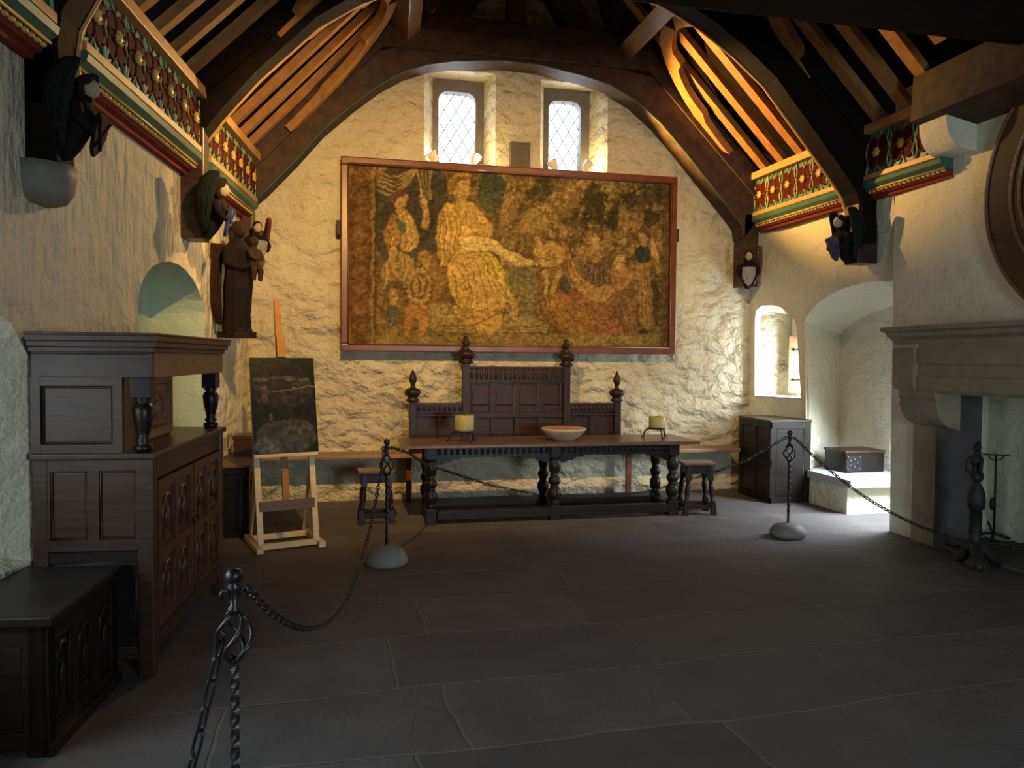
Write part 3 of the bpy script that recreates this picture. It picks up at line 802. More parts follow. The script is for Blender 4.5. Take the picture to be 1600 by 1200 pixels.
class Painter:
    def __init__(s, x, y, base, warp=9):
        s.x, s.y = x, y; s.c = np.tile(np.array(base, float), (len(x), 1))
        s.wx = x + warp * (s.fbm(x, y, 45, 1) - .5) * 2; s.wy = y + warp * (s.fbm(x, y, 45, 5) - .5) * 2
    def vn(s, x, y, sc, seed):
        """smooth value noise 0..1"""
        g = np.random.RandomState(seed).rand(257, 257)
        a, b_ = x / sc + 7.3, y / sc + 3.1
        ia, ib = np.floor(a).astype(int), np.floor(b_).astype(int); fa, fb_ = a - ia, b_ - ib
        fa = fa * fa * (3 - 2 * fa); fb_ = fb_ * fb_ * (3 - 2 * fb_)
        ia %= 256; ib %= 256
        return (g[ia, ib] * (1 - fa) + g[ia + 1, ib] * fa) * (1 - fb_) + (g[ia, ib + 1] * (1 - fa) + g[ia + 1, ib + 1] * fa) * fb_
    def fbm(s, x, y, sc, seed, n=4):
        o, w_, tot = 0, 1.0, 0
        for k in range(n):
            an = 0.6 + 1.1 * k; cx, cy = x * math.cos(an) - y * math.sin(an), x * math.sin(an) + y * math.cos(an)
            o = o + w_ * s.vn(cx, cy, sc / 1.9 ** k, seed + k); tot += w_; w_ *= 0.62
        return np.clip((o / tot - .5) * 1.6 + .5, 0, 1)
    def put(s, mask, col, a=1.0):
        m = (mask * a)[:, None]; s.c = s.c * (1 - m) + np.array(col) * m
    def poly(s, pts, col, a=1.0, edge=None):
        inside = np.zeros(len(s.x), bool); dist = np.full(len(s.x), 1e9)
        n = len(pts)
        P = np.array(pts, float)
        for _ in range(1):
            Q = np.roll(P, -1, 0); P = np.stack([P * .75 + Q * .25, P * .25 + Q * .75], 1).reshape(-1, 2)
        n = len(P); x, y = s.wx, s.wy
        bb = (x > P[:, 0].min() - 12) & (x < P[:, 0].max() + 12) & (y > P[:, 1].min() - 12) & (y < P[:, 1].max() + 12)
        idx = np.where(bb)[0]; x, y = x[idx], y[idx]; ins = np.zeros(len(idx), bool); dd = np.full(len(idx), 1e9)
        for i in range(n):
            x0, y0 = P[i]; x1, y1 = P[(i + 1) % n]
            cr = ((y0 > y) != (y1 > y)) & (x < (x1 - x0) * (y - y0) / (y1 - y0 + 1e-9) + x0); ins ^= cr
            L2 = (x1 - x0) ** 2 + (y1 - y0) ** 2 + 1e-9
            tq = np.clip(((x - x0) * (x1 - x0) + (y - y0) * (y1 - y0)) / L2, 0, 1)
            dd = np.minimum(dd, np.hypot(x - x0 - tq * (x1 - x0), y - y0 - tq * (y1 - y0)))
        m = np.zeros(len(s.x)); m[idx] = np.where(ins, np.clip(0.5 + dd / 6, 0, 1), np.clip(0.5 - dd / 6, 0, 1))
        s.put(m, col, a)
        if edge is not None:
            e = np.zeros(len(s.x)); e[idx] = np.clip(1 - dd / 5, 0, 1); s.put(e, edge, 0.5)
        return m
    def line(s, pts, wd, col, a=0.8):
        P = np.array(pts, float)
        for _ in range(2):
            Q = P[1:]; R_ = P[:-1]; P = np.concatenate([P[:1], np.stack([R_ * .75 + Q * .25, R_ * .25 + Q * .75], 1).reshape(-1, 2), P[-1:]])
        dd = np.full(len(s.x), 1e9)
        for (x0, y0), (x1, y1) in zip(P[:-1], P[1:]):
            L2 = (x1 - x0) ** 2 + (y1 - y0) ** 2 + 1e-9
            tq = np.clip(((s.wx - x0) * (x1 - x0) + (s.wy - y0) * (y1 - y0)) / L2, 0, 1)
            dd = np.minimum(dd, np.hypot(s.wx - x0 - tq * (x1 - x0), s.wy - y0 - tq * (y1 - y0)))
        s.put(np.clip(1.2 - dd / wd, 0, 1), col, a)
    def oval(s, cx, cy, rx, ry, col, a=1.0, edge=None):
        s.poly([(cx + rx * math.cos(q), cy + ry * math.sin(q)) for q in np.linspace(0, 2 * PI, 13)[:-1]], col, a, edge)

def paint_tapestry(U, V):
    x = 115 + 1380 * U
    top = 105 + 80 * U; bot = 880 + 25 * U
    y = bot + (top - bot) * V
    p = Painter(x, y, (0.16, 0.105, 0.045))
    GOLD, PALE, TAN, RED, DK, GRN = (0.56, 0.36, 0.11), (0.62, 0.46, 0.20), (0.40, 0.25, 0.09), (0.27, 0.125, 0.045), (0.045, 0.032, 0.022), (0.10, 0.105, 0.055)
    OUT = (0.07, 0.04, 0.02)
    # foliage and ground
    n1 = p.fbm(x, y, 70, 11); n2 = p.fbm(x, y, 34, 22); n3 = p.fbm(x, y, 11, 33, 2)
    p.put(np.clip((n1 * .5 + n2 * .5 - .35) * 3, 0, 1), (0.26, 0.17, 0.06), 0.8)
    p.put(np.clip((n2 * .6 + n3 * .4 - .55) * 5, 0, 1) * (x > 740), (0.36, 0.25, 0.10), 0.7)
    for cx, cy, rx, ry in ((1150, 270, 70, 110), (910, 240, 60, 70), (1310, 260, 60, 60), (1420, 230, 80, 60), (800, 320, 50, 60), (1060, 330, 70, 50), (1410, 330, 60, 40), (1230, 330, 40, 60)):
        d = np.hypot((x - cx) / rx, (y - cy) / ry) + (n2 - .5) * 1.1
        p.put(np.clip((1.05 - d) * 3, 0, 1), (0.055, 0.045, 0.028), 0.8)
    for cx, cy, rx, ry in ((1020, 250, 60, 80), (770, 290, 50, 90), (860, 350, 60, 50), (1280, 330, 30, 60), (1340, 330, 30, 50), (1180, 420, 60, 40)):
        d = np.hypot((x - cx) / rx, (y - cy) / ry) + (n2 - .5) * 1.3
        p.put(np.clip((1.0 - d) * 2, 0, 1), (0.34, 0.215, 0.085), 0.7)
    p.poly([(800, 480), (900, 540), (910, 800), (760, 800), (740, 600)], (0.21, 0.175, 0.075), 0.85)
    p.poly([(430, 700), (560, 700), (800, 760), (940, 780), (940, 830), (430, 830)], (0.30, 0.225, 0.085), 0.9)
    for yy in (800, 812, 824): p.line([(430, yy), (960, yy + 6)], 3, (0.09, 0.07, 0.03), 0.7)
    for xx in range(440, 640, 12): p.line([(xx, 802), (xx, 822)], 2, (0.50, 0.36, 0.14), 0.6)
    # dark pavilion and hangings at the left
    p.poly([(215, 110), (460, 120), (520, 150), (520, 420), (430, 520), (230, 560)], (0.065, 0.060, 0.045), 0.95)
    for k in range(5): p.line([(240, 140 + k * 18), (300, 165 + k * 22), (360, 140 + k * 14), (400, 112)], 6, (0.40, 0.28, 0.12), 0.8)
    for k in range(4): p.line([(400 + k * 14, 120), (412 + k * 12, 250)], 5, (0.36, 0.25, 0.10), 0.7)
    p.poly([(640, 130), (770, 150), (760, 250), (700, 330), (640, 280)], (0.075, 0.085, 0.055), 0.95)
    # left border
    p.poly([(110, 100), (212, 100), (212, 890), (110, 890)], (0.15, 0.085, 0.035), 1.0)
    for k in range(9):
        p.oval(165, 160 + 80 * k + 8 * (k % 2), 30, 30, (0.24, 0.13, 0.05), 0.7)
    p.line([(216, 100), (216, 890)], 5, (0.33, 0.21, 0.08), 0.8); p.line([(226, 100), (226, 890)], 4, DK, 0.7)
    HAIR = (0.10, 0.06, 0.03); FL = (0.46, 0.30, 0.13)
    def head(cx, cy, r, look=1, hat=None, tone=FL):
        """turned head with hair, brow, nose, mouth"""
        p.oval(cx, cy, r * 0.78, r, tone, 1, OUT)
        p.poly([(cx - look * r * 1.0, cy + r * 0.5), (cx - look * r * 1.05, cy - r * 0.5), (cx - look * r * 0.2, cy - r * 1.2), (cx + look * r * 0.75, cy - r * 0.95), (cx + look * r * 0.5, cy - r * 0.5), (cx - look * r * 0.25, cy - r * 0.35), (cx - look * r * 0.45, cy + r * 0.3)], hat or HAIR, 1, OUT)
        p.line([(cx + look * r * 0.15, cy - r * 0.18), (cx + look * r * 0.5, cy - r * 0.22)], 2.2, OUT, 0.8)
        p.line([(cx + look * r * 0.5, cy - r * 0.2), (cx + look * r * 0.72, cy + r * 0.2), (cx + look * r * 0.5, cy + r * 0.25)], 2.2, (0.25, 0.14, 0.06), 0.8)
        p.line([(cx + look * r * 0.2, cy + r * 0.52), (cx + look * r * 0.5, cy + r * 0.5)], 2.4, (0.22, 0.09, 0.05), 0.8)
        p.poly([(cx - r * 0.3, cy + r * 0.7), (cx + r * 0.35, cy + r * 0.75), (cx + r * 0.5, cy + r * 1.5), (cx - r * 0.5, cy + r * 1.5)], tone, 0.9)
    def folds(pts_list, dark=(0.20, 0.11, 0.035), lite=(0.70, 0.53, 0.24), w_=3.2):
        for pl in pts_list:
            p.line(pl, w_, dark, 0.75); p.line([(q[0] + 6, q[1] + 1) for q in pl], w_, lite, 0.45)
    # standing attendant with raised arm
    p.poly([(300, 300), (350, 300), (392, 350), (400, 430), (372, 490), (320, 480), (330, 400)], (0.44, 0.30, 0.12), 1, OUT)
    p.poly([(265, 345), (305, 305), (332, 380), (320, 470), (280, 480), (252, 430)], (0.30, 0.175, 0.07), 1, OUT)
    p.poly([(305, 330), (352, 372), (344, 420), (312, 395)], (0.10, 0.13, 0.09), 0.9)
    p.poly([(400, 225), (422, 232), (452, 320), (440, 385), (408, 378), (424, 310), (402, 262)], FL, 1, OUT)
    head(325, 258, 38, 1, (0.13, 0.07, 0.035))
    p.line([(410, 235), (396, 130)], 4, (0.42, 0.30, 0.14)); p.line([(440, 250), (452, 130)], 3, (0.36, 0.25, 0.11))
    p.poly([(262, 520), (310, 480), (370, 496), (388, 560), (352, 640), (318, 600), (262, 640), (240, 590)], (0.36, 0.24, 0.10), 1, OUT)
    p.poly([(278, 450), (318, 455), (316, 545), (326, 600), (296, 605), (284, 550)], FL, 1, OUT)
    p.poly([(280, 630), (322, 636), (318, 700), (300, 716), (276, 700)], (0.42, 0.27, 0.11), 1, OUT)
    p.poly([(272, 706), (316, 712), (302, 800), (274, 812), (284, 760)], (0.16, 0.17, 0.11), 1, OUT)
    p.poly([(236, 580), (262, 610), (262, 690), (232, 740)], (0.27, 0.165, 0.07), 0.9, OUT)
    folds([[(270, 360), (290, 420), (284, 470)], [(350, 330), (376, 400), (360, 480)], [(330, 310), (352, 400), (345, 470)], [(262, 530), (268, 590), (256, 640)], [(372, 510), (366, 570), (350, 620)], [(340, 500), (346, 560), (336, 600)]])
    # child with great round shield
    p.poly([(345, 700), (440, 700), (448, 760), (430, 850), (398, 850), (405, 780), (380, 762), (366, 850), (336, 846), (340, 770)], (0.37, 0.19, 0.07), 1, OUT)
    head(428, 515, 34, 1, (0.30, 0.18, 0.07))
    p.oval(462, 628, 56, 66, (0.25, 0.145, 0.06), 1, OUT)
    p.oval(403, 630, 56, 84, (0.36, 0.24, 0.10), 1, OUT)
    for k in range(16):
        a_ = k * PI / 8; p.line([(403 + 46 * math.cos(a_), 630 + 72 * math.sin(a_)), (403 + 54 * math.cos(a_), 630 + 81 * math.sin(a_))], 4, OUT, 0.7)
    p.oval(403, 630, 40, 64, (0.20, 0.115, 0.05), 1, (0.5, 0.36, 0.16)); p.oval(402, 628, 28, 48, (0.38, 0.24, 0.095), 1, OUT); p.line([(394, 596), (412, 630), (396, 664)], 5, OUT, 0.8)
    # great seated figure in pale gold robes
    p.poly([(500, 290), (528, 262), (575, 268), (622, 262), (655, 315), (700, 345), (708, 400), (690, 432), (640, 425), (600, 470), (545, 500), (520, 545), (472, 540), (470, 420), (476, 330)], GOLD, 1, OUT)
    p.poly([(472, 330), (505, 300), (540, 400), (520, 545), (470, 540)], (0.48, 0.31, 0.11), 0.9, OUT)
    head(572, 200, 58, 1, (0.24, 0.14, 0.05), (0.50, 0.33, 0.13))
    p.poly([(520, 175), (545, 140), (612, 142), (625, 165), (570, 160)], (0.44, 0.28, 0.085), 1, OUT)
    p.poly([(515, 540), (540, 480), (600, 452), (680, 470), (745, 560), (770, 660), (822, 690), (818, 722), (760, 716), (748, 735), (650, 742), (560, 722), (528, 640)], GOLD, 1, OUT)
    p.poly([(640, 488), (690, 470), (742, 530), (768, 640), (820, 692), (792, 704), (744, 664), (704, 600), (680, 530)], (0.47, 0.35, 0.075), 1, OUT)
    p.poly([(565, 430), (640, 402), (700, 425), (780, 478), (850, 500), (876, 520), (868, 545), (820, 548), (750, 508), (690, 470), (640, 482), (580, 488)], PALE, 1, OUT)
    for k in range(4): p.line([(850, 512 + 8 * k), (884 + 3 * k, 520 + 8 * k)], 4, PALE, 0.9)
    p.poly([(528, 690), (600, 728), (660, 742), (752, 732), (742, 780), (700, 770), (640, 786), (592, 800), (560, 765)], (0.48, 0.29, 0.085), 1, OUT)
    folds([[(600, 500), (640, 600), (650, 730)], [(560, 540), (600, 640), (600, 722)], [(655, 510), (700, 620), (750, 722)], [(540, 560), (555, 640), (570, 715)], [(690, 500), (735, 600), (780, 700)], [(620, 490), (668, 600), (690, 735)], [(580, 520), (622, 640), (626, 735)],
           [(500, 300), (512, 420), (500, 530)], [(545, 330), (560, 400), (545, 480)], [(590, 300), (600, 360), (640, 400)], [(560, 300), (575, 380), (565, 430)], [(620, 300), (650, 350), (698, 380)], [(640, 440), (700, 460), (760, 498)], [(600, 450), (660, 440), (720, 460)], [(486, 340), (490, 440), (482, 530)], [(560, 745), (620, 765), (690, 755)]])
    p.poly([(760, 700), (800, 694), (826, 722), (822, 770), (800, 782), (770, 760)], (0.42, 0.29, 0.12), 1, OUT)
    folds([[(775, 705), (790, 740), (785, 770)], [(795, 705), (808, 740), (804, 772)]])
    p.poly([(640, 812), (660, 780), (700, 770), (735, 730), (752, 750), (748, 800), (720, 822), (716, 850), (690, 850), (684, 832), (650, 846)], (0.48, 0.30, 0.09), 1, OUT)
    p.oval(508, 728, 14, 26, FL, 1, OUT)
    # kneeling figure with long train
    p.poly([(892, 545), (930, 530), (1000, 545), (1040, 640), (1100, 660), (1240, 655), (1300, 730), (1312, 830), (1230, 842), (1180, 850), (1060, 850), (980, 822), (926, 760), (905, 660)], RED, 1, OUT)
    p.poly([(918, 690), (960, 660), (1040, 662), (1120, 720), (1165, 770), (1160, 820), (1080, 842), (1000, 822), (940, 770)], (0.31, 0.155, 0.05), 1, OUT)
    p.poly([(1000, 430), (1030, 440), (1060, 540), (1110, 610), (1170, 635), (1230, 610), (1245, 655), (1205, 708), (1130, 702), (1070, 645), (1030, 560)], (0.35, 0.20, 0.075), 1, OUT)
    p.poly([(880, 470), (910, 430), (960, 424), (1010, 450), (1030, 500), (1000, 540), (950, 545), (900, 540)], (0.42, 0.26, 0.09), 1, OUT)
    head(905, 430, 34, -1, (0.20, 0.115, 0.045))
    p.poly([(880, 500), (920, 520), (1000, 505), (1010, 530), (940, 550), (880, 530)], FL, 1, OUT)
    p.poly([(920, 560), (952, 548), (948, 600), (944, 662), (918, 666), (930, 610)], (0.46, 0.32, 0.14), 1, OUT)
    p.poly([(970, 560), (1010, 552), (998, 600), (980, 665), (950, 665), (962, 610)], (0.43, 0.29, 0.12), 1, OUT)
    p.poly([(1010, 560), (1046, 640), (1040, 662), (1000, 650)], (0.08, 0.10, 0.055), 0.9, OUT)
    folds([[(940, 690), (970, 780), (1050, 840)], [(1040, 680), (1120, 730), (1220, 830)], [(1000, 690), (1050, 760), (1140, 815)], [(1080, 690), (1180, 740), (1290, 790)], [(970, 680), (1010, 770), (1090, 830)], [(1130, 700), (1220, 740), (1300, 770)], [(920, 620), (930, 700), (960, 770)]], (0.09, 0.045, 0.02), (0.42, 0.24, 0.09))
    folds([[(1030, 470), (1060, 570), (1130, 660)], [(1020, 470), (1080, 610), (1190, 680)]], (0.14, 0.075, 0.03), (0.48, 0.29, 0.12))
    # attendants to the right
    p.poly([(1108, 530), (1130, 505), (1160, 520), (1200, 505), (1214, 570), (1205, 620), (1160, 630), (1120, 610), (1100, 570)], (0.15, 0.10, 0.06), 1, OUT)
    p.poly([(1118, 450), (1180, 448), (1200, 500), (1170, 530), (1128, 522), (1105, 490)], (0.34, 0.21, 0.08), 1, OUT)
    head(1150, 412, 34, -1, (0.17, 0.11, 0.05))
    folds([[(1124, 540), (1130, 610)], [(1148, 540), (1150, 620)], [(1172, 540), (1176, 615)], [(1194, 530), (1196, 600)]], (0.05, 0.035, 0.02), (0.44, 0.32, 0.15))
    p.poly([(1222, 560), (1250, 530), (1300, 540), (1318, 600), (1300, 650), (1240, 660)], (0.33, 0.185, 0.07), 1, OUT)
    head(1262, 510, 36, 1, (0.22, 0.13, 0.05))
    p.poly([(1232, 660), (1310, 640), (1346, 700), (1348, 770), (1332, 850), (1290, 850), (1262, 770)], (0.23, 0.12, 0.05), 1, OUT)
    p.poly([(1340, 480), (1405, 472), (1418, 540), (1402, 600), (1432, 720), (1420, 812), (1362, 820), (1348, 700), (1352, 600), (1312, 606), (1304, 580), (1340, 550)], (0.36, 0.215, 0.085), 1, OUT)
    p.poly([(1330, 462), (1408, 452), (1414, 505), (1372, 535), (1334, 512)], (0.055, 0.06, 0.045), 1, OUT)
    p.poly([(1402, 400), (1436, 430), (1450, 520), (1428, 530), (1408, 455)], FL, 1, OUT)
    head(1372, 410, 34, -1, (0.16, 0.09, 0.04))
    p.poly([(1410, 600), (1448, 620), (1456, 800), (1430, 800)], (0.10, 0.06, 0.035), 0.9, OUT)
    folds([[(1360, 600), (1372, 700), (1372, 800)], [(1376, 600), (1392, 700), (1394, 800)], [(1392, 600), (1412, 700), (1412, 800)], [(1250, 670), (1290, 760), (1306, 840)], [(1280, 655), (1316, 740), (1326, 840)]], (0.15, 0.085, 0.035), (0.48, 0.31, 0.13))
    p.poly([(1345, 840), (1400, 822), (1404, 868), (1350, 870)], DK, 0.9)
    # flowery ground strip and right edge
    g = np.clip((y - (838 + 10 * (n2 - .5))) / 8, 0, 1) * (x > 226)
    p.put(g, (0.36, 0.255, 0.10), 0.9); p.put(g * np.clip((n3 - .5) * 6, 0, 1), (0.10, 0.075, 0.035), 0.8)
    g = np.clip((x - 1452) / 8, 0, 1); p.put(g, (0.14, 0.09, 0.045), 0.85)
    wv_ = p.vn(x * 0.35, y, 5, 61)
    p.c *= ((0.62 + 0.76 * n3) * (0.75 + 0.5 * wv_) * (0.75 + 0.5 * n1))[:, None]
    return np.clip(p.c, 0, 1) * np.array([0.66, 0.66, 0.54])

TX0, TX1, TZ0, TZ1, TY = -0.092, 3.907, 1.714, 3.872, 8.60
root = thing('framed_tapestry', 'huge gold and brown figured tapestry in a red-brown wooden frame', 'tapestry', (TX0, TY, TZ0))
TW, TH = TX1 - TX0, TZ1 - TZ0
o = grid_picture('woven_picture', TW - 0.14, TH - 0.14, 560, 300, paint_tapestry, 'tapestry_weave', root); o.location = (0.07, 0.055, 0.07)
for nm, a in (('frame_rail', (0, TW, 0, 0.085)), ('frame_rail', (0, TW, TH - 0.085, TH)), ('frame_stile', (0, 0.085, 0.085, TH - 0.085)), ('frame_stile', (TW - 0.085, TW, 0.085, TH - 0.085))):
    bm = BM(); box(bm, a[0], a[1], 0.0, 0.10, a[2], a[3], bev=0.014)
    # raised inner bead
    if nm == 'frame_rail':
        zc = 0.078 if a[2] == 0 else TH - 0.078; tube(bm, [(0.08, 0.002, zc), (TW - 0.08, 0.002, zc)], 0.012, 6)
    else:
        xc = 0.078 if a[0] == 0 else TW - 0.078; tube(bm, [(xc, 0.002, 0.08), (xc, 0.002, TH - 0.08)], 0.012, 6)
    obj(nm, bm, 'frame_wood', root)
for xc in (-0.025, TW + 0.02):
    bm = BM(); box(bm, xc - 0.025, xc + 0.025, 0.04, 0.19, TH * 0.60 if xc < 0 else TH * 0.64, (TH * 0.60 if xc < 0 else TH * 0.64) + 0.16, bev=0.008); obj('wall_bracket', bm, 'iron_rough', root)

# stone plaque between the windows
bm = BM(); box(bm, 1.85, 2.09, YB - 0.05, YB + 0.02, 3.72, 4.20, bev=0.012)
tag(obj('stone_plaque', bm, 'plaque_stone'), 'small plain grey plaque on the gable between the two windows', 'plaque')

# lamps hidden on the window sills, lighting the gable head and the roof
def sill_lamp(x, y, z, lab, power, tilt):
    r = thing('sill_lamp', lab, 'lamp', (x, y, z), 0, 'lamps on the gable window sills')
    bm = BM(); lathe(bm, [(0.05, 0), (0.05, 0.02), (0.015, 0.03), (0.015, 0.09)], (0, 0, 0), 14); obj('lamp_foot', bm, 'lamp_white', r)
    M = Matrix.Translation((0, 0, 0.13)) @ Matrix.Rotation(tilt, 4, 'Y')
    bm = BM(); lathe(bm, [(0.025, -0.06), (0.045, -0.03), (0.058, 0.03), (0.06, 0.06), (0.052, 0.06), (0.04, 0.0)], (0, 0, 0), 16, M); obj('lamp_head', bm, 'lamp_white', r)
    bm = BM(); M2 = M @ Matrix.Translation((0, 0, 0.035)); ell(bm, M2.translation, (0.042, 0.042, 0.04)); obj('bulb', bm, 'lamp_glow', r)
    return M
sill_lamp(0.955, 8.86, 3.86, 'small white lamp on the left window sill, at its left end', 10, -0.6)
sill_lamp(1.44, 8.80, 3.845, 'small bright lamp glaring over the tapestry frame at the left window', 10, 0.5)
sill_lamp(2.41, 8.86, 3.86, 'small white lamp on the right window sill, at its left end', 10, -0.6)
sill_lamp(2.83, 8.86, 3.86, 'small white lamp on the right window sill, at its right end', 10, 0.6)
for nm in ('window_1', 'window_2'):
    x0, x1 = ((0.85, 1.68) if nm == 'window_1' else (2.23, 3.06))
    bm = BM(); box(bm, x0, x1, YB - 0.01, YW, 3.66, 3.86); o = struct('window_sill' if nm == 'x' else 'trim_' + nm[-1], bm, 'wash_gable')
spot('sill_lamp_right_beam', (2.86, 8.42, 4.06), (4.70, 7.50, 4.50), 580, (1.0, 0.54, 0.14), 89, 0.5, 0.03)
spot('sill_lamp_left_beam', (0.92, 8.42, 4.06), (-1.4, 5.9, 2.75), 330, (1.0, 0.60, 0.20), 58, 0.7, 0.03)
spot('sill_lamp_roof_beam', (0.92, 8.44, 4.10), (-0.5, 7.4, 4.5), 70, (1.0, 0.54, 0.14), 80, 0.7, 0.03)
point('sill_lamp_glow_left', (1.50, 8.72, 3.985), 9, (1.0, 0.68, 0.28))
point('sill_lamp_glow_right', (2.93, 8.95, 4.05), 9, (1.0, 0.68, 0.28))
point('sill_lamp_glow_far_left', (0.93, 8.95, 4.06), 4, (1.0, 0.68, 0.28))

# ------------------------------------------------------------------ wall bench and settle
bm = BM(); box(bm, -1.02, 4.71, 8.42, 8.78, 0.525, 0.57, bev=0.01)
root = thing('plank_bench', 'long brown plank bench along the foot of the gable wall', 'bench', (1.9, 8.6, 0))
part(root, 'bench_seat', bm, 'bench_oak')
for x in (0.665, 3.33):
    bm = BM(); box(bm, x - 0.03, x + 0.03, 8.60, 8.66, 0.0, 0.525, bev=0.006); part(root, 'leg', bm, 'frame_wood')

SY = 8.50
root = thing('carved_settle', 'dark carved high-back settle with four spired finials behind the table', 'settle', (1.89, SY, 0.57))
def sp(name, bm, mat='settle_panel'): return part(root, name, bm, mat)
def bx(x0, x1, y0, y1, z0, z1, bev=0.005):
    bm = BM(); box(bm, x0, x1, y0, y1, z0, z1, bev=bev); return bm
for x, zt in ((0.70, 1.15), (1.30, 1.60), (2.49, 1.58), (3.12, 1.14)):
    sp('post', bx(x - 0.04, x + 0.04, SY - 0.05, SY + 0.05, 0.57, zt), 'settle_oak')
sp('backboard', bx(0.72, 3.10, SY + 0.005, SY + 0.03, 0.60, 1.12), 'settle_panel')
sp('backboard', bx(1.32, 2.47, SY + 0.005, SY + 0.03, 1.10, 1.54), 'settle_panel')
for x0, x1, z0, z1, nm in ((1.34, 2.45, 1.375, 1.555, 'carved_rail'), (1.34, 2.45, 0.965, 1.02, 'rail'), (0.74, 1.26, 1.03, 1.14, 'carved_rail'), (2.53, 3.08, 1.03, 1.13, 'carved_rail'),
                           (0.74, 1.26, 0.985, 1.01, 'rail'), (2.53, 3.08, 0.985, 1.01, 'rail'), (0.74, 3.08, 0.58, 0.66, 'rail')):
    bm = bx(x0, x1, SY - 0.03, SY + 0.01, z0, z1)
    if nm == 'carved_rail':
        n = int((x1 - x0) / 0.055); st = (x1 - x0) / n
        for k in range(n):
            xc = x0 + (k + 0.5) * st
            ell(bm, (xc, SY - 0.03, z0 + (z1 - z0) * 0.42), (0.020, 0.012, (z1 - z0) * 0.30), None, 8, 6)
            if z1 - z0 > 0.15: ell(bm, (xc, SY - 0.03, z1 - 0.03), (0.018, 0.01, 0.016), None, 8, 6)
        box(bm, x0, x1, SY - 0.042, SY - 0.025, z0, z0 + 0.012); box(bm, x0, x1, SY - 0.042, SY - 0.025, z1 - 0.012, z1)
    sp(nm, bm, 'settle_oak')
for k in range(5):
    x = lerp(1.34, 2.45, k / 4)
    if 0 < k < 4: sp('muntin', bx(x - 0.03, x + 0.03, SY - 0.025, SY + 0.01, 1.02, 1.375), 'settle_oak')
    if 0 < k < 4: sp('muntin', bx(x - 0.03, x + 0.03, SY - 0.025, SY + 0.01, 0.66, 0.965), 'settle_oak')
for x in (1.0, 2.80): sp('muntin', bx(x - 0.025, x + 0.025, SY - 0.025, SY + 0.01, 0.66, 0.985), 'settle_oak')
for k in range(4):
    xa, xb = lerp(1.34, 2.45, k / 4) + 0.035, lerp(1.34, 2.45, (k + 1) / 4) - 0.035
    bm = BM(); tube(bm, [(xa, SY - 0.02, 1.03), (xb, SY - 0.02, 1.03), (xb, SY - 0.02, 1.365), (xa, SY - 0.02, 1.365)], 0.009, 6, True); sp('panel_moulding', bm, 'oak_dark')
FIN = [(0.045, 0), (0.075, 0.01), (0.075, 0.03), (0.05, 0.045), (0.06, 0.06), (0.085, 0.085), (0.095, 0.115), (0.075, 0.145), (0.04, 0.155), (0.024, 0.17), (0.026, 0.20), (0.042, 0.235), (0.046, 0.26), (0.034, 0.30), (0.022, 0.325), (0.008, 0.36), (0.002, 0.375)]
FIN2 = [(0.045, 0), (0.085, 0.01), (0.085, 0.03), (0.055, 0.045), (0.065, 0.07), (0.098, 0.10), (0.10, 0.125), (0.075, 0.155), (0.04, 0.165), (0.045, 0.175), (0.025, 0.19), (0.03, 0.21), (0.05, 0.235), (0.045, 0.26), (0.022, 0.27), (0.035, 0.29), (0.02, 0.315), (0.004, 0.32)]
for x, zt, pf in ((0.70, 1.15, FIN), (1.30, 1.58, FIN2), (2.49, 1.56, FIN2), (3.12, 1.14, FIN)):
    bm = BM(); lathe(bm, pf, (x, SY, zt), 16)
    if pf is FIN2:
        for s in (-1, 1): ell(bm, (x + s * 0.06, SY - 0.04, zt + 0.10), (0.03, 0.03, 0.045))
    sp('finial', bm, 'settle_oak')

# ------------------------------------------------------------------ refectory table
TYF, TYB, TZT = 7.26, 8.02, 0.80
root = thing('refectory_table', 'long dark refectory table with bulbous turned legs', 'table', (2.06, 7.62, 0))
bm = BM(); box(bm, 0.50, 3.60, TYF, TYB, 0.765, TZT, bev=0.008); part(root, 'tabletop', bm, 'table_top_oak')
LEG = [(0.07, 0.0), (0.085, 0.03), (0.085, 0.06), (0.06, 0.08)]
def bulb_leg(x, y, r=1.0):
    bm = BM()
    box(bm, x - 0.055 * r, x + 0.055 * r, y - 0.055 * r, y + 0.055 * r, 0.0, 0.16, bev=0.010)
    prof = [(0.040, 0.16), (0.052, 0.175), (0.040, 0.19), (0.058, 0.225), (0.066, 0.265), (0.060, 0.305), (0.038, 0.335), (0.047, 0.342), (0.038, 0.35), (0.054, 0.375), (0.062, 0.40), (0.054, 0.425), (0.036, 0.448), (0.046, 0.455), (0.036, 0.462), (0.052, 0.50), (0.061, 0.555), (0.054, 0.605), (0.040, 0.63), (0.052, 0.638), (0.045, 0.645)]
    lathe(bm, [(q * r * 1.08, z) for q, z in prof], (x, y, 0), 20)
    box(bm, x - 0.055 * r, x + 0.055 * r, y - 0.055 * r, y + 0.055 * r, 0.64, 0.765, bev=0.008)
    return bm
yf, yb = TYF + 0.16, TYB - 0.14
for x in (0.79, 2.06, 3.36):
    for y in (yf, yb): part(root, 'leg', bulb_leg(x, y, 1.0 if y == yf else 0.88), 'oak_black')
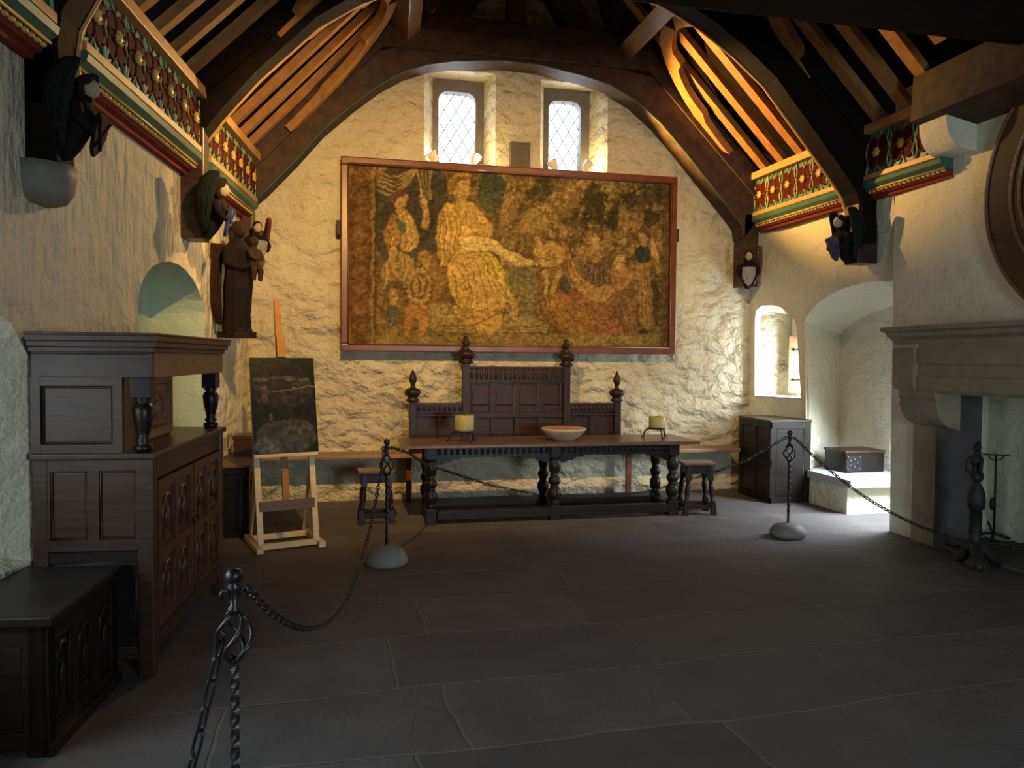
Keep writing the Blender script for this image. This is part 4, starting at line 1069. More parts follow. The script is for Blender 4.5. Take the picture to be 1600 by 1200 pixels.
def spandrel(x0, x1, y, zt=0.765):
    pts = [(x0, zt), (x1, zt), (x1, 0.60)]
    prof = [(0.0, 0.60), (0.03, 0.585), (0.07, 0.60), (0.10, 0.615), (0.13, 0.61), (0.16, 0.635), (0.20, 0.645), (0.23, 0.64), (0.26, 0.66)]
    pts += [(x1 - a, z) for a, z in prof] + [(x0 + a, z) for a, z in prof[::-1]]
    bm = BM(); prism(bm, pts, 'y', y - 0.02, y + 0.02)
    n = int((x1 - x0) / 0.06)
    for k in range(n):
        xc = x0 + (k + 0.5) * (x1 - x0) / n
        ell(bm, (xc, y - 0.02, 0.715), (0.02, 0.012, 0.032), None, 8, 6)
    return bm
for y in (yf, yb):
    for x0, x1 in ((0.845, 2.005), (2.115, 3.305)): part(root, 'apron', spandrel(x0, x1, y), 'oak_black')
for x in (0.79, 3.36):
    bm = BM(); box(bm, x - 0.02, x + 0.02, yf, yb, 0.64, 0.765); part(root, 'end_apron', bm, 'oak_black')
    bm = BM(); box(bm, x - 0.05, x + 0.05, yf + 0.06, yb - 0.06, 0.06, 0.13, bev=0.008); part(root, 'stretcher', bm, 'oak_black')
for y in (yf, yb):
    bm = BM(); box(bm, 0.85, 3.30, y - 0.05, y + 0.05, 0.04, 0.13, bev=0.008); part(root, 'stretcher', bm, 'oak_black')

# ------------------------------------------------------------------ stools
def stool(x, y, rz, label, h=0.53):
    r = thing('joint_stool', label, 'stool', (x, y, 0), rz, 'joint stools at the table ends')
    bm = BM(); box(bm, -0.18, 0.18, -0.14, 0.14, h - 0.028, h, bev=0.008); obj('seat', bm, 'table_top_oak', r)
    for sx in (-1, 1):
        for sy in (-1, 1):
            bm = BM()
            M = Matrix.Translation((sx * 0.155, sy * 0.12, 0)) @ Matrix(((1, 0, -sx * 0.09, 0), (0, 1, -sy * 0.05, 0), (0, 0, 1, 0), (0, 0, 0, 1)))
            box(bm, -0.028, 0.028, -0.028, 0.028, 0.0, 0.14, M, 0.004)
            lathe(bm, [(0.024, 0.14), (0.030, 0.155), (0.020, 0.17), (0.026, 0.22), (0.031, 0.28), (0.024, 0.33), (0.018, 0.35), (0.027, 0.36), (0.022, 0.375)], (0, 0, 0), 12, M)
            box(bm, -0.027, 0.027, -0.027, 0.027, 0.37, h - 0.028, M, 0.004)
            obj('leg', bm, 'oak_black', r)
    for s in (-1, 1):
        bm = BM(); box(bm, -0.13, 0.13, s * 0.105 - 0.012, s * 0.105 + 0.012, h - 0.12, h - 0.028); obj('apron', bm, 'oak_black', r)
        bm = BM(); box(bm, s * 0.125 - 0.012, s * 0.125 + 0.012, -0.1, 0.1, h - 0.12, h - 0.028); obj('apron', bm, 'oak_black', r)
        bm = BM(); box(bm, -0.14, 0.14, s * 0.113 - 0.014, s * 0.113 + 0.014, 0.07, 0.11); obj('stretcher', bm, 'oak_black', r)
        bm = BM(); box(bm, s * 0.145 - 0.014, s * 0.145 + 0.014, -0.11, 0.11, 0.07, 0.11); obj('stretcher', bm, 'oak_black', r)
    return r
stool(0.265, 7.62, 0.02, 'small dark joint stool at the left end of the table', 0.53)
stool(3.655, 7.46, -0.12, 'small dark joint stool tucked against the right end of the table', 0.56)

# ------------------------------------------------------------------ things on the table
def candle_holder(x, y, r0, rot, lab, labc, ch):
    r = thing('candle_stand', lab, 'candle holder', (x, y, TZT), rot, 'iron candle stands on the table')
    bm = BM(); lathe(bm, [(r0 * 0.9, 0.095), (r0 * 1.08, 0.10), (r0 * 1.12, 0.112), (r0 * 1.02, 0.115), (r0 * 0.3, 0.106)], (0, 0, 0), 20); obj('drip_pan', bm, 'iron', r)
    for k in range(3):
        a = -PI / 2 + k * 2 * PI / 3; c_, s_ = math.cos(a), math.sin(a)
        pts = [(c_ * q, s_ * q, z) for q, z in ((r0 * 0.5, 0.098), (r0 * 1.1, 0.095), (r0 * 1.45, 0.075), (r0 * 1.55, 0.04), (r0 * 1.6, 0.012), (r0 * 1.8, 0.008), (r0 * 1.85, 0.022))]
        bm = BM(); tube(bm, pts, 0.010, 7); obj('foot', bm, 'iron', r)
    r2 = thing('pillar_candle', labc, 'candle', (x, y, TZT + 0.114), 0, 'pillar candles on the table')
    bm = BM(); lathe(bm, [(r0 * 0.98, 0), (r0, 0.006), (r0, ch - 0.006), (r0 * 0.94, ch), (r0 * 0.75, ch - 0.012), (0.01, ch - 0.02)], (0, 0, 0), 24); obj('wax', bm, 'candle_wax', r2)
    bm = BM(); tube(bm, [(0, 0, ch - 0.02), (0.002, 0, ch), (0.006, 0.002, ch + 0.012)], 0.003, 6); obj('wick', bm, 'iron_rough', r2)
candle_holder(1.145, 7.56, 0.098, 0.25, 'black three-footed candle stand on the left half of the table', 'thick green-yellow candle near the left end of the table', 0.155)
candle_holder(3.27, 7.64, 0.088, 0.0, 'black three-footed candle stand near the right end of the table', 'short squat yellow-green candle near the right end of the table', 0.115)
root = thing('wooden_bowl', 'wide pale bowl with an orange-brown inside on the middle of the table', 'bowl', (2.19, 7.55, TZT))
bm = BM(); lathe(bm, [(0.10, 0.0), (0.11, 0.006), (0.17, 0.045), (0.225, 0.10), (0.238, 0.122), (0.234, 0.128), (0.228, 0.124)], (0, 0, 0), 32); obj('bowl_shell', bm, 'bowl_outer', root)
bm = BM(); lathe(bm, [(0.01, 0.03), (0.10, 0.035), (0.17, 0.068), (0.215, 0.108), (0.229, 0.1255)], (0, 0, 0), 32); obj('bowl_inside', bm, 'bowl_inner', root)

# ------------------------------------------------------------------ panelled boxes
def panel_face(root, M, w_, h_, cols, rows, mat, rail=0.06, nm='panel', depth=0.018, arch=False, stud=False):
    """framed panels on a face; local face frame: x across, z up, -y outwards"""
    def pt(bm):
        for v in bm.verts: v.co = M @ v.co
        return bm
    bm = BM()
    for k in range(cols + 1):
        x = k * (w_ - rail) / cols; box(bm, x, x + rail, -depth, 0, 0, h_)
    for k in range(rows + 1):
        z = k * (h_ - rail) / rows; box(bm, 0, w_, -depth * 0.96, 0.002, z, z + rail)
    obj('frame', pt(bm), mat, root)
    for i in range(cols):
        for j in range(rows):
            x0, x1 = i * (w_ - rail) / cols + rail, (i + 1) * (w_ - rail) / cols
            z0, z1 = j * (h_ - rail) / rows + rail, (j + 1) * (h_ - rail) / rows
            bm = BM(); box(bm, x0 + 0.012, x1 - 0.012, -0.008, 0.001, z0 + 0.012, z1 - 0.012, bev=0.004)
            tube(bm, [(x0 + 0.006, -0.008, z0 + 0.006), (x1 - 0.006, -0.008, z0 + 0.006), (x1 - 0.006, -0.008, z1 - 0.006), (x0 + 0.006, -0.008, z1 - 0.006)], 0.006, 5, True)
            if arch:
                cx = (x0 + x1) / 2; rr = (x1 - x0) * 0.33
                tube(bm, [(cx - rr, -0.010, z0 + 0.04)] + [(cx + rr * math.cos(a), -0.010, z1 - 0.05 - rr + rr * math.sin(a)) for a in np.linspace(PI, 0, 9)] + [(cx + rr, -0.010, z0 + 0.04)], 0.010, 6)
                ell(bm, (cx, -0.012, (z0 + z1) / 2 - 0.02), (rr * 0.45, 0.012, (z1 - z0) * 0.2), None, 10, 8)
            obj(nm, pt(bm), mat, root)

def faceM(o, ang):  # face frame at origin o (left lower corner seen from outside), turned ang about z
    return Matrix.Translation(o) @ Matrix.Rotation(ang, 4, 'Z')

# tall dark hutch in the back right corner
HX0, HX1, HY0, HY1, HH = 4.735, 5.255, 7.80, 8.52, 0.965
root = thing('oak_hutch', 'tall black panelled hutch in the far right corner under the small window', 'cabinet', (4.99, 8.16, 0))
bm = BM(); box(bm, HX0 + 0.02, HX1, HY0 + 0.02, HY1, 0.02, HH - 0.03); part(root, 'body', bm, 'oak_black')
bm = BM(); box(bm, HX0 - 0.012, HX1 + 0.005, HY0 - 0.015, HY1 + 0.01, HH - 0.03, HH, bev=0.008); part(root, 'top', bm, 'oak_dark')
off = Matrix.Translation(-root.location)
panel_face(root, off @ faceM(Vector((HX0, HY0 + 0.02, 0.0)), 0), HX1 - HX0, HH - 0.03, 1, 1, 'oak_black', 0.075)
panel_face(root, off @ faceM(Vector((HX0 + 0.02, HY1, 0.0)), -PI / 2), HY1 - HY0, HH - 0.03, 2, 2, 'oak_black', 0.07, 'door')

# low hutch and small box against the left wall
LX0, LX1, LY0, LY1 = -1.24, -0.885, 7.14, 8.1
root = thing('low_hutch', 'low dark cupboard against the left wall behind the easel', 'cabinet', (-1.06, 7.6, 0), 0)
bm = BM(); box(bm, LX0, LX1 - 0.02, LY0 + 0.02, LY1, 0.0, 0.64); part(root, 'body', bm, 'oak_black')
bm = BM(); box(bm, LX0, LX1 + 0.012, LY0 - 0.012, LY1 + 0.01, 0.64, 0.668, bev=0.006); part(root, 'top', bm, 'oak_brown')
off = Matrix.Translation(-root.location)
panel_face(root, off @ faceM(Vector((LX1 - 0.02, LY0, 0.0)), PI / 2), LY1 - LY0, 0.64, 3, 1, 'oak_dark', 0.07, 'door', arch=True)
panel_face(root, off @ faceM(Vector((LX0, LY0 + 0.02, 0.0)), 0), LX1 - LX0, 0.64, 1, 1, 'oak_black', 0.06)
root = thing('small_box', 'small red-brown box on the low cupboard behind the easel', 'box', (-0.98, 7.92, 0.668), 0)
bm = BM(); box(bm, -0.13, 0.13, -0.14, 0.14, 0, 0.16, bev=0.005); obj('box_body', bm, 'oak_panel', root)
bm = BM(); box(bm, -0.14, 0.14, -0.15, 0.15, 0.16, 0.20, bev=0.006); obj('lid', bm, 'oak_panel', root)

# ------------------------------------------------------------------ court cupboard (left)
CA = math.atan2(1.455, 0.112)               # direction of its front
root = thing('court_cupboard', 'tall dark oak court cupboard with turned posts against the left wall', 'cupboard', (-0.975, 4.11, 0), CA - PI / 2)
CL, CD = 1.46, 0.575                        # local: y along the front (0..CL), x from -CD (wall) to 0 (front)
def cb(name, x0, x1, y0, y1, z0, z1, mat='oak_dark', bev=0.006):
    bm = BM(); box(bm, x0, x1, y0, y1, z0, z1, bev=bev); return obj(name, bm, mat, root)
# lower carcase
cb('carcase', -CD + 0.02, -0.03, 0.03, CL - 0.03, 0.18, 1.12, 'oak_dark')
for x in (-CD, -0.075):
    for y in (0.0, CL - 0.075): cb('corner_post', x, x + 0.075, y, y + 0.075, 0.0, 1.13)
cb('plinth_rail', -CD + 0.05, -0.05, 0.01, 0.05, 0.09, 0.16); cb('plinth_rail', -0.055, -0.01, 0.05, CL - 0.05, 0.12, 0.20)
cb('shelf', -CD - 0.005, 0.02, -0.02, CL + 0.02, 1.12, 1.155, 'oak_dark', 0.01)
panel_face(root, faceM(Vector((-CD + 0.03, 0.02, 0.66)), 0), CD - 0.06, 0.46, 2, 1, 'oak_dark', 0.055, 'side_panel')
panel_face(root, faceM(Vector((-CD + 0.03, 0.025, 0.17)), 0), CD - 0.06, 0.48, 1, 1, 'oak_black', 0.05, 'side_panel')  # black panel added where the gap in the base lies in shade
for k in range(2):
    y0 = 0.075 + k * (CL - 0.15) / 2
    dr = thing('tmp', None, None); dr.name = 'door'; dr.parent = root
    # the door is one framed leaf
    bm = BM(); box(bm, -0.045, -0.02, y0 + 0.01, y0 + (CL - 0.15) / 2 - 0.01, 0.22, 1.0, bev=0.004)
    me_o = obj('door', bm, 'oak_panel', root)
    bpy.data.objects.remove(dr)
    W_ = (CL - 0.15) / 2 - 0.02
    panel_face(me_o, faceM(Vector((-0.02, y0 + 0.01, 0.22)), PI / 2), W_, 0.78, 2, 2, 'oak_panel', 0.05, 'door_panel', 0.02, arch=True)
    bm = BM(); ell(bm, (0.012, y0 + (0.62 if k == 0 else 0.06), 0.66), (0.014, 0.014, 0.014)); tube(bm, [(-0.02, y0 + (0.62 if k == 0 else 0.06), 0.66), (0.012, y0 + (0.62 if k == 0 else 0.06), 0.66)], 0.006, 6); obj('knob', bm, 'iron', me_o)
cb('frieze_drawer_rail', -0.045, -0.008, 0.075, CL - 0.075, 1.01, 1.115, 'oak_dark')
# upper stage: recessed cupboard with canted ends
bm = BM()
prism(bm, [(-CD + 0.02, 0.03), (-0.155, 0.03), (-0.155, 0.06), (-0.22, 0.42), (-0.22, 1.02), (-0.40, 1.30), (-CD + 0.02, 1.30)], 'z', 1.155, 1.54)
obj('upper_cupboard', bm, 'oak_panel', root)
panel_face(root, faceM(Vector((-CD, 0.03, 1.155)), 0), 0.43, 0.385, 1, 1, 'oak_dark', 0.045, 'upper_side_panel', 0.03)
panel_face(root, faceM(Vector((-0.22, 0.46, 1.17)), PI / 2), 0.55, 0.36, 1, 1, 'oak_brown', 0.05, 'upper_door', 0.02, arch=True)
PO = [(0.042, 0.0), (0.052, 0.012), (0.052, 0.03), (0.03, 0.04), (0.045, 0.055), (0.03, 0.075), (0.036, 0.10), (0.052, 0.17), (0.058, 0.22), (0.045, 0.245), (0.03, 0.255), (0.052, 0.265), (0.03, 0.28), (0.04, 0.285)]
for y in (0.065, CL - 0.065):
    bm = BM(); lathe(bm, [(r * 0.92, z) for r, z in PO], (-0.065, y, 1.155), 18); box(bm, -0.113, -0.017, y - 0.048, y + 0.048, 1.43, 1.545, bev=0.005); obj('turned_post', bm, 'oak_black', root)
cb('canopy_frieze', -CD, -0.005, 0.0, 0.05, 1.535, 1.665, 'oak_dark'); 
bm = BM(); box(bm, -0.055, 0.0, 0.05, CL, 1.535, 1.665, bev=0.004); obj('canopy_frieze', bm, 'oak_brown', root)  # browner than the side: orange light on the front put into its colour
cb('canopy_board', -CD, -0.01, 0.0, CL, 1.645, 1.68, 'oak_black')
bm = BM()
for (e, z0, z1) in ((0.012, 1.665, 1.69), (0.03, 1.69, 1.72), (0.045, 1.72, 1.75), (0.05, 1.75, 1.762)):
    box(bm, -CD - 0.004, e, -e, CL + e, z0, z1, bev=0.004)
obj('cornice', bm, 'oak_dark', root)

# ------------------------------------------------------------------ coffer in the left foreground
root = thing('oak_coffer', 'low black carved coffer in the left foreground, cut by the frame edge', 'chest', (-1.20, 3.36, 0), CA - PI / 2)
KL, KD, KH = 0.74, 0.62, 0.58
bm = BM(); box(bm, -KD, -0.02, 0.02, KL, 0.09, KH - 0.03); obj('body', bm, 'oak_black', root)
for x in (-KD, -0.08):
    for y in (0.0, KL - 0.08):
        bm = BM(); box(bm, x, x + 0.08, y, y + 0.08, 0, KH - 0.03, bev=0.005); obj('leg', bm, 'oak_black', root)
bm = BM(); box(bm, -KD - 0.01, 0.03, -0.03, KL + 0.02, KH - 0.03, KH + 0.012, bev=0.008); obj('lid', bm, 'oak_black', root)
panel_face(root, faceM(Vector((-0.02, 0.0, 0.03)), PI / 2), KL, KH - 0.07, 3, 1, 'oak_black', 0.065, 'front_panel', 0.02, arch=True)
panel_face(root, faceM(Vector((-KD, 0.02, 0.03)), 0), KD - 0.02, KH - 0.07, 1, 1, 'oak_black', 0.075, 'end_panel', 0.02)
bm = BM(); box(bm, -0.03, 0.02, 0.0, KL, 0.0, 0.05, bev=0.005); obj('plinth', bm, 'oak_black', root)

# ------------------------------------------------------------------ easel and photograph board
root = thing('artist_easel', 'tall pale pine studio easel in front of the left back corner', 'easel', (-0.55, 6.82, 0), 0.30)
def ez(name, p0, p1, w_, h_, up=(0, 1, 0), mat='pine'):
    bm = BM(); beam(bm, p0, p1, w_, h_, up, 0.004); return obj(name, bm, mat, root)
# local: x across, y back
ez('base_side', (-0.26, -0.27, 0.03), (-0.26, 0.33, 0.03), 0.055, 0.05, (0, 0, 1)); ez('base_side', (0.26, -0.27, 0.03), (0.26, 0.33, 0.03), 0.055, 0.05, (0, 0, 1))
ez('base_cross', (-0.26, -0.16, 0.04), (0.26, -0.16, 0.04), 0.05, 0.045, (0, 0, 1)); ez('base_cross', (-0.26, 0.20, 0.04), (0.26, 0.20, 0.04), 0.05, 0.045, (0, 0, 1))
ez('upright', (-0.235, -0.16, 0.05), (-0.235, 0.17, 1.45), 0.05, 0.03); ez('upright', (0.235, -0.16, 0.05), (0.235, 0.17, 1.45), 0.05, 0.03)
ez('back_strut', (-0.235, 0.28, 0.05), (-0.235, 0.03, 0.75), 0.028, 0.028); ez('back_strut', (0.235, 0.28, 0.05), (0.235, 0.03, 0.75), 0.028, 0.028)
ez('cross_rail', (-0.235, -0.10, 0.37), (0.235, -0.10, 0.37), 0.02, 0.09, (0, 0, 1), 'oak_brown'); ez('cross_rail', (-0.235, 0.14, 1.36), (0.235, 0.14, 1.36), 0.03, 0.06, (0, 0, 1))
ez('mast', (0.0, -0.05, 0.40), (0.0, 0.30, 2.15), 0.055, 0.035, (0, 1, 0), 'rafter_oak')
ez('picture_ledge', (-0.27, -0.045, 0.80), (0.27, -0.045, 0.80), 0.09, 0.03, (0, 0, 1))
ez('top_clamp', (0.0, 0.12, 1.64), (0.0, 0.165, 1.83), 0.075, 0.05, (0, 1, 0), 'rafter_oak')
def paint_board(U, V):
    p = Painter(U * 400, (1 - V) * 640, (0.010, 0.010, 0.010))
    x, y = p.x, p.y; n2 = p.vn(x, y, 30, 21); n3 = p.vn(x, y, 12, 22)
    p.poly([(20, 130), (380, 120), (380, 330), (20, 340)], (0.022, 0.021, 0.018), 0.9)
    for a in ((60, 150, 50, 14), (150, 140, 40, 12), (230, 142, 50, 14), (330, 150, 40, 14)): p.oval(*a, (0.07, 0.068, 0.06), 0.8)
    p.line([(130, 225), (250, 215), (390, 195)], 5, (0.12, 0.115, 0.10), 0.9)
    p.poly([(60, 190), (100, 190), (110, 300), (70, 310)], (0.065, 0.06, 0.045), 0.8)
    p.poly([(20, 430), (380, 410), (390, 640), (20, 640)], (0.045, 0.047, 0.040), 0.9)
    p.oval(110, 400, 14, 22, (0.06, 0.055, 0.045), 0.8)
    p.oval(90, 590, 90, 60, (0.09, 0.09, 0.088), 0.6); p.oval(280, 500, 110, 40, (0.05, 0.055, 0.04), 0.7)
    p.c *= (0.55 + 0.9 * n3 * n2 * 2)[:, None]
    return np.clip(p.c, 0, 1)
r2 = thing('mounted_photograph', 'dark photograph board standing on the pine easel', 'picture', (-0.55, 6.82, 0), 0.30)
tilt = Matrix.Translation((-0.275, -0.088, 0.82)) @ Matrix.Rotation(-0.225, 4, 'X')
o = grid_picture('print', 0.55, 0.84, 120, 200, paint_board, 'print_gloss', r2); o.matrix_local = tilt @ Matrix.Translation((0, -0.001, 0))
bm = BM(); box(bm, 0, 0.55, 0, 0.018, 0, 0.84, tilt); obj('backing_board', bm, 'oak_black', r2)

# ------------------------------------------------------------------ rope-off posts and chains
def stanchion(x, y, rz, lab, base='dome', h=1.0):
    r = thing('barrier_post', lab, 'barrier post', (x, y, 0), rz, 'wrought iron barrier posts')
    bm = BM()
    if base == 'dome': lathe(bm, [(0.165, 0.0), (0.172, 0.02), (0.165, 0.05), (0.14, 0.10), (0.10, 0.135), (0.05, 0.15), (0.02, 0.152)], (0, 0, 0), 28)
    else: lathe(bm, [(0.145, 0.0), (0.165, 0.03), (0.160, 0.06), (0.13, 0.10), (0.085, 0.125), (0.02, 0.13)], (0, 0, 0), 28)
    obj('stone_foot', bm, 'base_stone', r)
    # square bar with a twist
    bm = BM(); rings = []
    for k in range(81):
        z = 0.12 + (0.72 - 0.12) * k / 80; tw = 0 if k < 12 else (k - 12) * 0.22
        rings.append([bm.verts.new((0.0145 * math.cos(tw + q * PI / 2), 0.0145 * math.sin(tw + q * PI / 2), z)) for q in range(4)])
    for A_, B_ in zip(rings, rings[1:]):
        for q in range(4): bm.faces.new((A_[q], A_[(q + 1) % 4], B_[(q + 1) % 4], B_[q]))
    obj('twisted_rod', bm, 'iron', r)
    bm = BM()
    for k in range(4):
        pts = []
        for q in np.linspace(0, 1, 17):
            rr = 0.012 + 0.040 * math.sin(PI * q) ** 0.8; a = k * PI / 2 + q * 2.4
            pts.append((rr * math.cos(a), rr * math.sin(a), 0.71 + 0.155 * q))
        tube(bm, pts, 0.0075, 6)
    obj('basket_twist', bm, 'iron', r)
    bm = BM(); lathe(bm, [(0.018, 0.86), (0.02, 0.875), (0.012, 0.885), (0.015, 0.93), (0.022, 0.945), (0.013, 0.952), (0.024, 0.962), (0.027, 0.978), (0.020, 0.994), (0.004, 1.0)], (0, 0, 0), 14)
    obj('finial', bm, 'iron', r)
    bm = BM()
    for s in (-1, 1):
        tube(bm, [(s * 0.010, 0, 0.905), (s * 0.026, 0, 0.935), (s * 0.036, 0, 0.935), (s * 0.042, 0, 0.92), (s * 0.036, 0, 0.908)], 0.005, 6)
    obj('chain_hook', bm, 'iron', r)
    return r
P1 = Vector((-0.345, 2.42, 0)); P2 = Vector((0.295, 6.06, 0)); P3 = Vector((4.03, 6.31, 0))
stanchion(P1.x, P1.y, 0.4, 'iron barrier post nearest the viewer at lower left')
stanchion(P2.x, P2.y, 0.2, 'iron barrier post on a grey stone foot in front of the left stool')
stanchion(P3.x, P3.y, 0.0, 'iron barrier post on a rounded pale foot in front of the black hutch', 'round')

def link_mesh(L, Wd, r):
    bm = BM(); pts = []
    hl, hw = L / 2 - Wd / 2, Wd / 2 - r
    for k in range(7): a = -PI / 2 + PI * k / 6; pts.append((hl + hw * math.cos(a), hw * math.sin(a), 0))
    for k in range(7): a = PI / 2 + PI * k / 6; pts.append((-hl + hw * math.cos(a), hw * math.sin(a), 0))
    tube(bm, pts, r, 6, True)
    me = bpy.data.meshes.new('link'); bmesh.ops.recalc_face_normals(bm, faces=bm.faces[:]); bm.to_mesh(me); bm.free(); me.materials.append(MATS['iron']); return me

def chain(pts, L, Wd, r, lab, loc, nmax=100):
    """links laid end to end along a polyline of 3-D points"""
    P = [Vector(p) for p in pts]; seg = [0]
    for a, b_ in zip(P, P[1:]): seg.append(seg[-1] + (b_ - a).length)
    tot = seg[-1]; pitch = L - 2.3 * r; n = min(nmax, max(2, int(tot / pitch)))
    pitch = tot / n
    me = link_mesh(pitch + 2.3 * r, Wd, r)
    root = thing('barrier_chain', lab, 'chain', loc, 0, 'black barrier chains')
    def at_(s):
        s = min(max(s, 0), tot)
        for i in range(len(P) - 1):
            if s <= seg[i + 1] or i == len(P) - 2: return P[i].lerp(P[i + 1], (s - seg[i]) / (seg[i + 1] - seg[i]))
    for k in range(n):
        a, b_ = at_(k * pitch), at_((k + 1) * pitch); x = (b_ - a).normalized(); z = Vector((0, 0, 1))
        y = z.cross(x); y = y.normalized() if y.length > 1e-3 else Vector((0, 1, 0)); z = x.cross(y)
        q = Matrix.Rotation((0.5 if k % 2 else 2.07), 3, 'X')
        R_ = (Matrix((x, y, z)).transposed() @ q).to_4x4(); R_.translation = (a + b_) / 2 - Vector(loc)
        o = bpy.data.objects.new('link', me); COL.objects.link(o); o.parent = root; o.matrix_local = R_
    return root
def sagline(a, b_, low, n=40, q0=0.5):
    """parabola-like hang from a to b through height low at fraction q0"""
    a, b_ = Vector(a), Vector(b_); out = []
    for k in range(n + 1):
        t_ = k / n; p = a.lerp(b_, t_)
        base = lerp(a.z, b_.z, q0)
        p.z -= (base - low) * (1 - ((t_ - q0) / (q0 if t_ < q0 else 1 - q0)) ** 2)
        out.append(p)
    return out
chain(sagline((P1.x + 0.03, P1.y + 0.03, 0.93), (P2.x - 0.02, P2.y - 0.03, 0.93), 0.30, 50, 0.52), 0.052, 0.030, 0.0052, 'long black chain sagging from the near post to the left middle post', (0, 4.2, 0.3), 99)
chain([(-0.385, 2.436, 0.80), (-0.40, 2.437, 0.71), (-0.425, 2.44, 0.60), (-0.455, 2.442, 0.46), (-0.478, 2.444, 0.37), (-0.50, 2.445, 0.27), (-0.53, 2.445, 0.15), (-0.55, 2.44, 0.03)], 0.088, 0.036, 0.0056, 'black chain hanging down beside the near post at lower left', (-0.45, 2.44, 0.3))
bm_pts = [(0.33, 6.07, 0.93), (0.50, 6.45, 0.835), (0.70, 7.15, 0.64), (0.90, 7.66, 0.515), (1.45, 7.74, 0.315), (2.016, 7.74, 0.19), (2.63, 7.72, 0.165), (3.15, 7.72, 0.19), (3.50, 7.74, 0.26), (3.90, 7.55, 0.42), (3.98, 7.0, 0.62), (4.01, 6.34, 0.93)]
chain(bm_pts, 0.056, 0.03, 0.005, 'black chain slung low behind the table between the two middle posts', (2.1, 7.2, 0.2), 99)
chain(sagline((P3.x + 0.05, P3.y, 0.93), (5.30, 4.30, 0.52), 0.235, 44, 0.55), 0.055, 0.032, 0.0056, 'black chain sagging from the right post in front of the fireplace', (4.6, 5.5, 0.3), 70)

# ------------------------------------------------------------------ stone seat, carved box, shutter
bm = BM()
prism(bm, [(5.235, 7.10), (6.10, 7.10), (6.10, 8.44), (5.31, 7.86), (5.275, 7.78), (5.235, 7.78)], 'z', 0.0, 0.30)
root = thing('stone_bench', 'whitewashed stone bench block with a grey slab top inside the alcove', 'stone bench', (5.6, 7.5, 0))
part(root, 'seat_block', bm, 'wash_smooth')
bm = BM(); prism(bm, [(5.20, 7.0), (6.11, 7.0), (6.11, 8.46), (5.31, 7.85), (5.275, 7.78), (5.205, 7.78)], 'z', 0.30, 0.38); part(root, 'seat_slab', bm, 'seat_stone')
root = thing('carved_box', 'small black carved box standing on the stone bench', 'box', (5.50, 7.50, 0.38), math.radians(3))
bm = BM(); box(bm, 0, 0.52, 0, 0.36, 0, 0.225, bev=0.004); obj('box_body', bm, 'oak_black', root)
bm = BM(); box(bm, -0.012, 0.532, -0.012, 0.372, 0.225, 0.252, bev=0.005); obj('lid', bm, 'oak_dark', root)
bm = BM(); box(bm, 0.01, 0.21, -0.006, 0.004, 0.015, 0.195)
for k in range(5):
    a = 2 * PI * k / 5; ell(bm, (0.11 + 0.05 * math.cos(a), -0.008, 0.105 + 0.045 * math.sin(a)), (0.026, 0.007, 0.022), None, 10, 6)
for sx in (0.03, 0.19):
    for sz in (0.035, 0.175): ell(bm, (sx, -0.007, sz), (0.02, 0.008, 0.02), None, 8, 6)
obj('carved_panel', bm, 'iron', root)
root = thing('window_shutter', 'orange-brown plank shutter with iron studs in the small right window niche', 'shutter', (5.475, 8.63, 1.24), math.atan2(-0.16, 0.17))
bm = BM()
for k in range(2): box(bm, k * 0.125, k * 0.125 + 0.122, -0.014, 0.014, 0, 0.72, bev=0.004)
obj('planks', bm, 'shutter_pine', root)
for z in (0.17, 0.55):
    bm = BM(); box(bm, 0.04, 0.20, -0.021, -0.013, z - 0.012, z + 0.012); ell(bm, (0.07, -0.022, z), (0.018, 0.012, 0.018)); obj('strap_hinge', bm, 'iron_rough', root)
bm = BM(); tube(bm, [(-0.11, 0.0, 0.36), (0.01, 0.0, 0.36)], 0.012, 6); obj('bolt', bm, 'iron_rough', root)

# ------------------------------------------------------------------ fireplace
root = thing('stone_fireplace', 'grey stone fireplace surround with moulded mantel on corbels at the right', 'fireplace', (5.1, 5.0, 0))
bm = BM(); prism(bm, [(4.70, 1.955), (5.14, 1.955), (5.14, 1.80), (4.86, 1.80), (4.845, 1.84), (4.78, 1.87), (4.765, 1.905), (4.71, 1.92)], 'y', 3.3, 5.98); part(root, 'mantel_shelf', bm, 'grey_stone')
bm = BM(); prism(bm, [(4.865, 1.80), (5.14, 1.80), (5.14, 1.38), (4.90, 1.38), (4.875, 1.41), (4.875, 1.52), (4.89, 1.535), (4.89, 1.62), (4.875, 1.635), (4.875, 1.78)], 'y', 3.3, 5.80); part(root, 'lintel', bm, 'grey_stone')
bm = BM(); prism(bm, [(4.845, 1.77), (5.14, 1.77), (5.14, 1.40), (4.865, 1.40), (4.84, 1.45), (4.84, 1.72)], 'y', 5.72, 5.97); part(root, 'lintel_end', bm, 'grey_stone')
bm = BM(); prism(bm, [(4.85, 1.80), (5.14, 1.80), (5.14, 1.77), (4.865, 1.77)], 'y', 5.70, 5.975); part(root, 'necking', bm, 'pale_stone')
cor = [(5.14, 1.40), (4.88, 1.40), (4.875, 1.34), (4.90, 1.31), (4.885, 1.28)] + [(4.90 + 0.22 * (1 - math.cos(a)), 1.26 - 0.19 * math.sin(a)) for a in np.linspace(0.1, PI / 2, 7)] + [(5.14, 1.05)]
bm = BM(); prism(bm, cor, 'y', 5.50, 5.93); part(root, 'corbel', bm, 'grey_stone')
bm = BM(); prism(bm, [(5.09, 5.985), (5.20, 5.985), (5.45, 5.80), (5.45, 5.70), (5.30, 5.66), (5.10, 5.70)], 'z', 0.0, 1.40); part(root, 'jamb', bm, 'grey_stone')
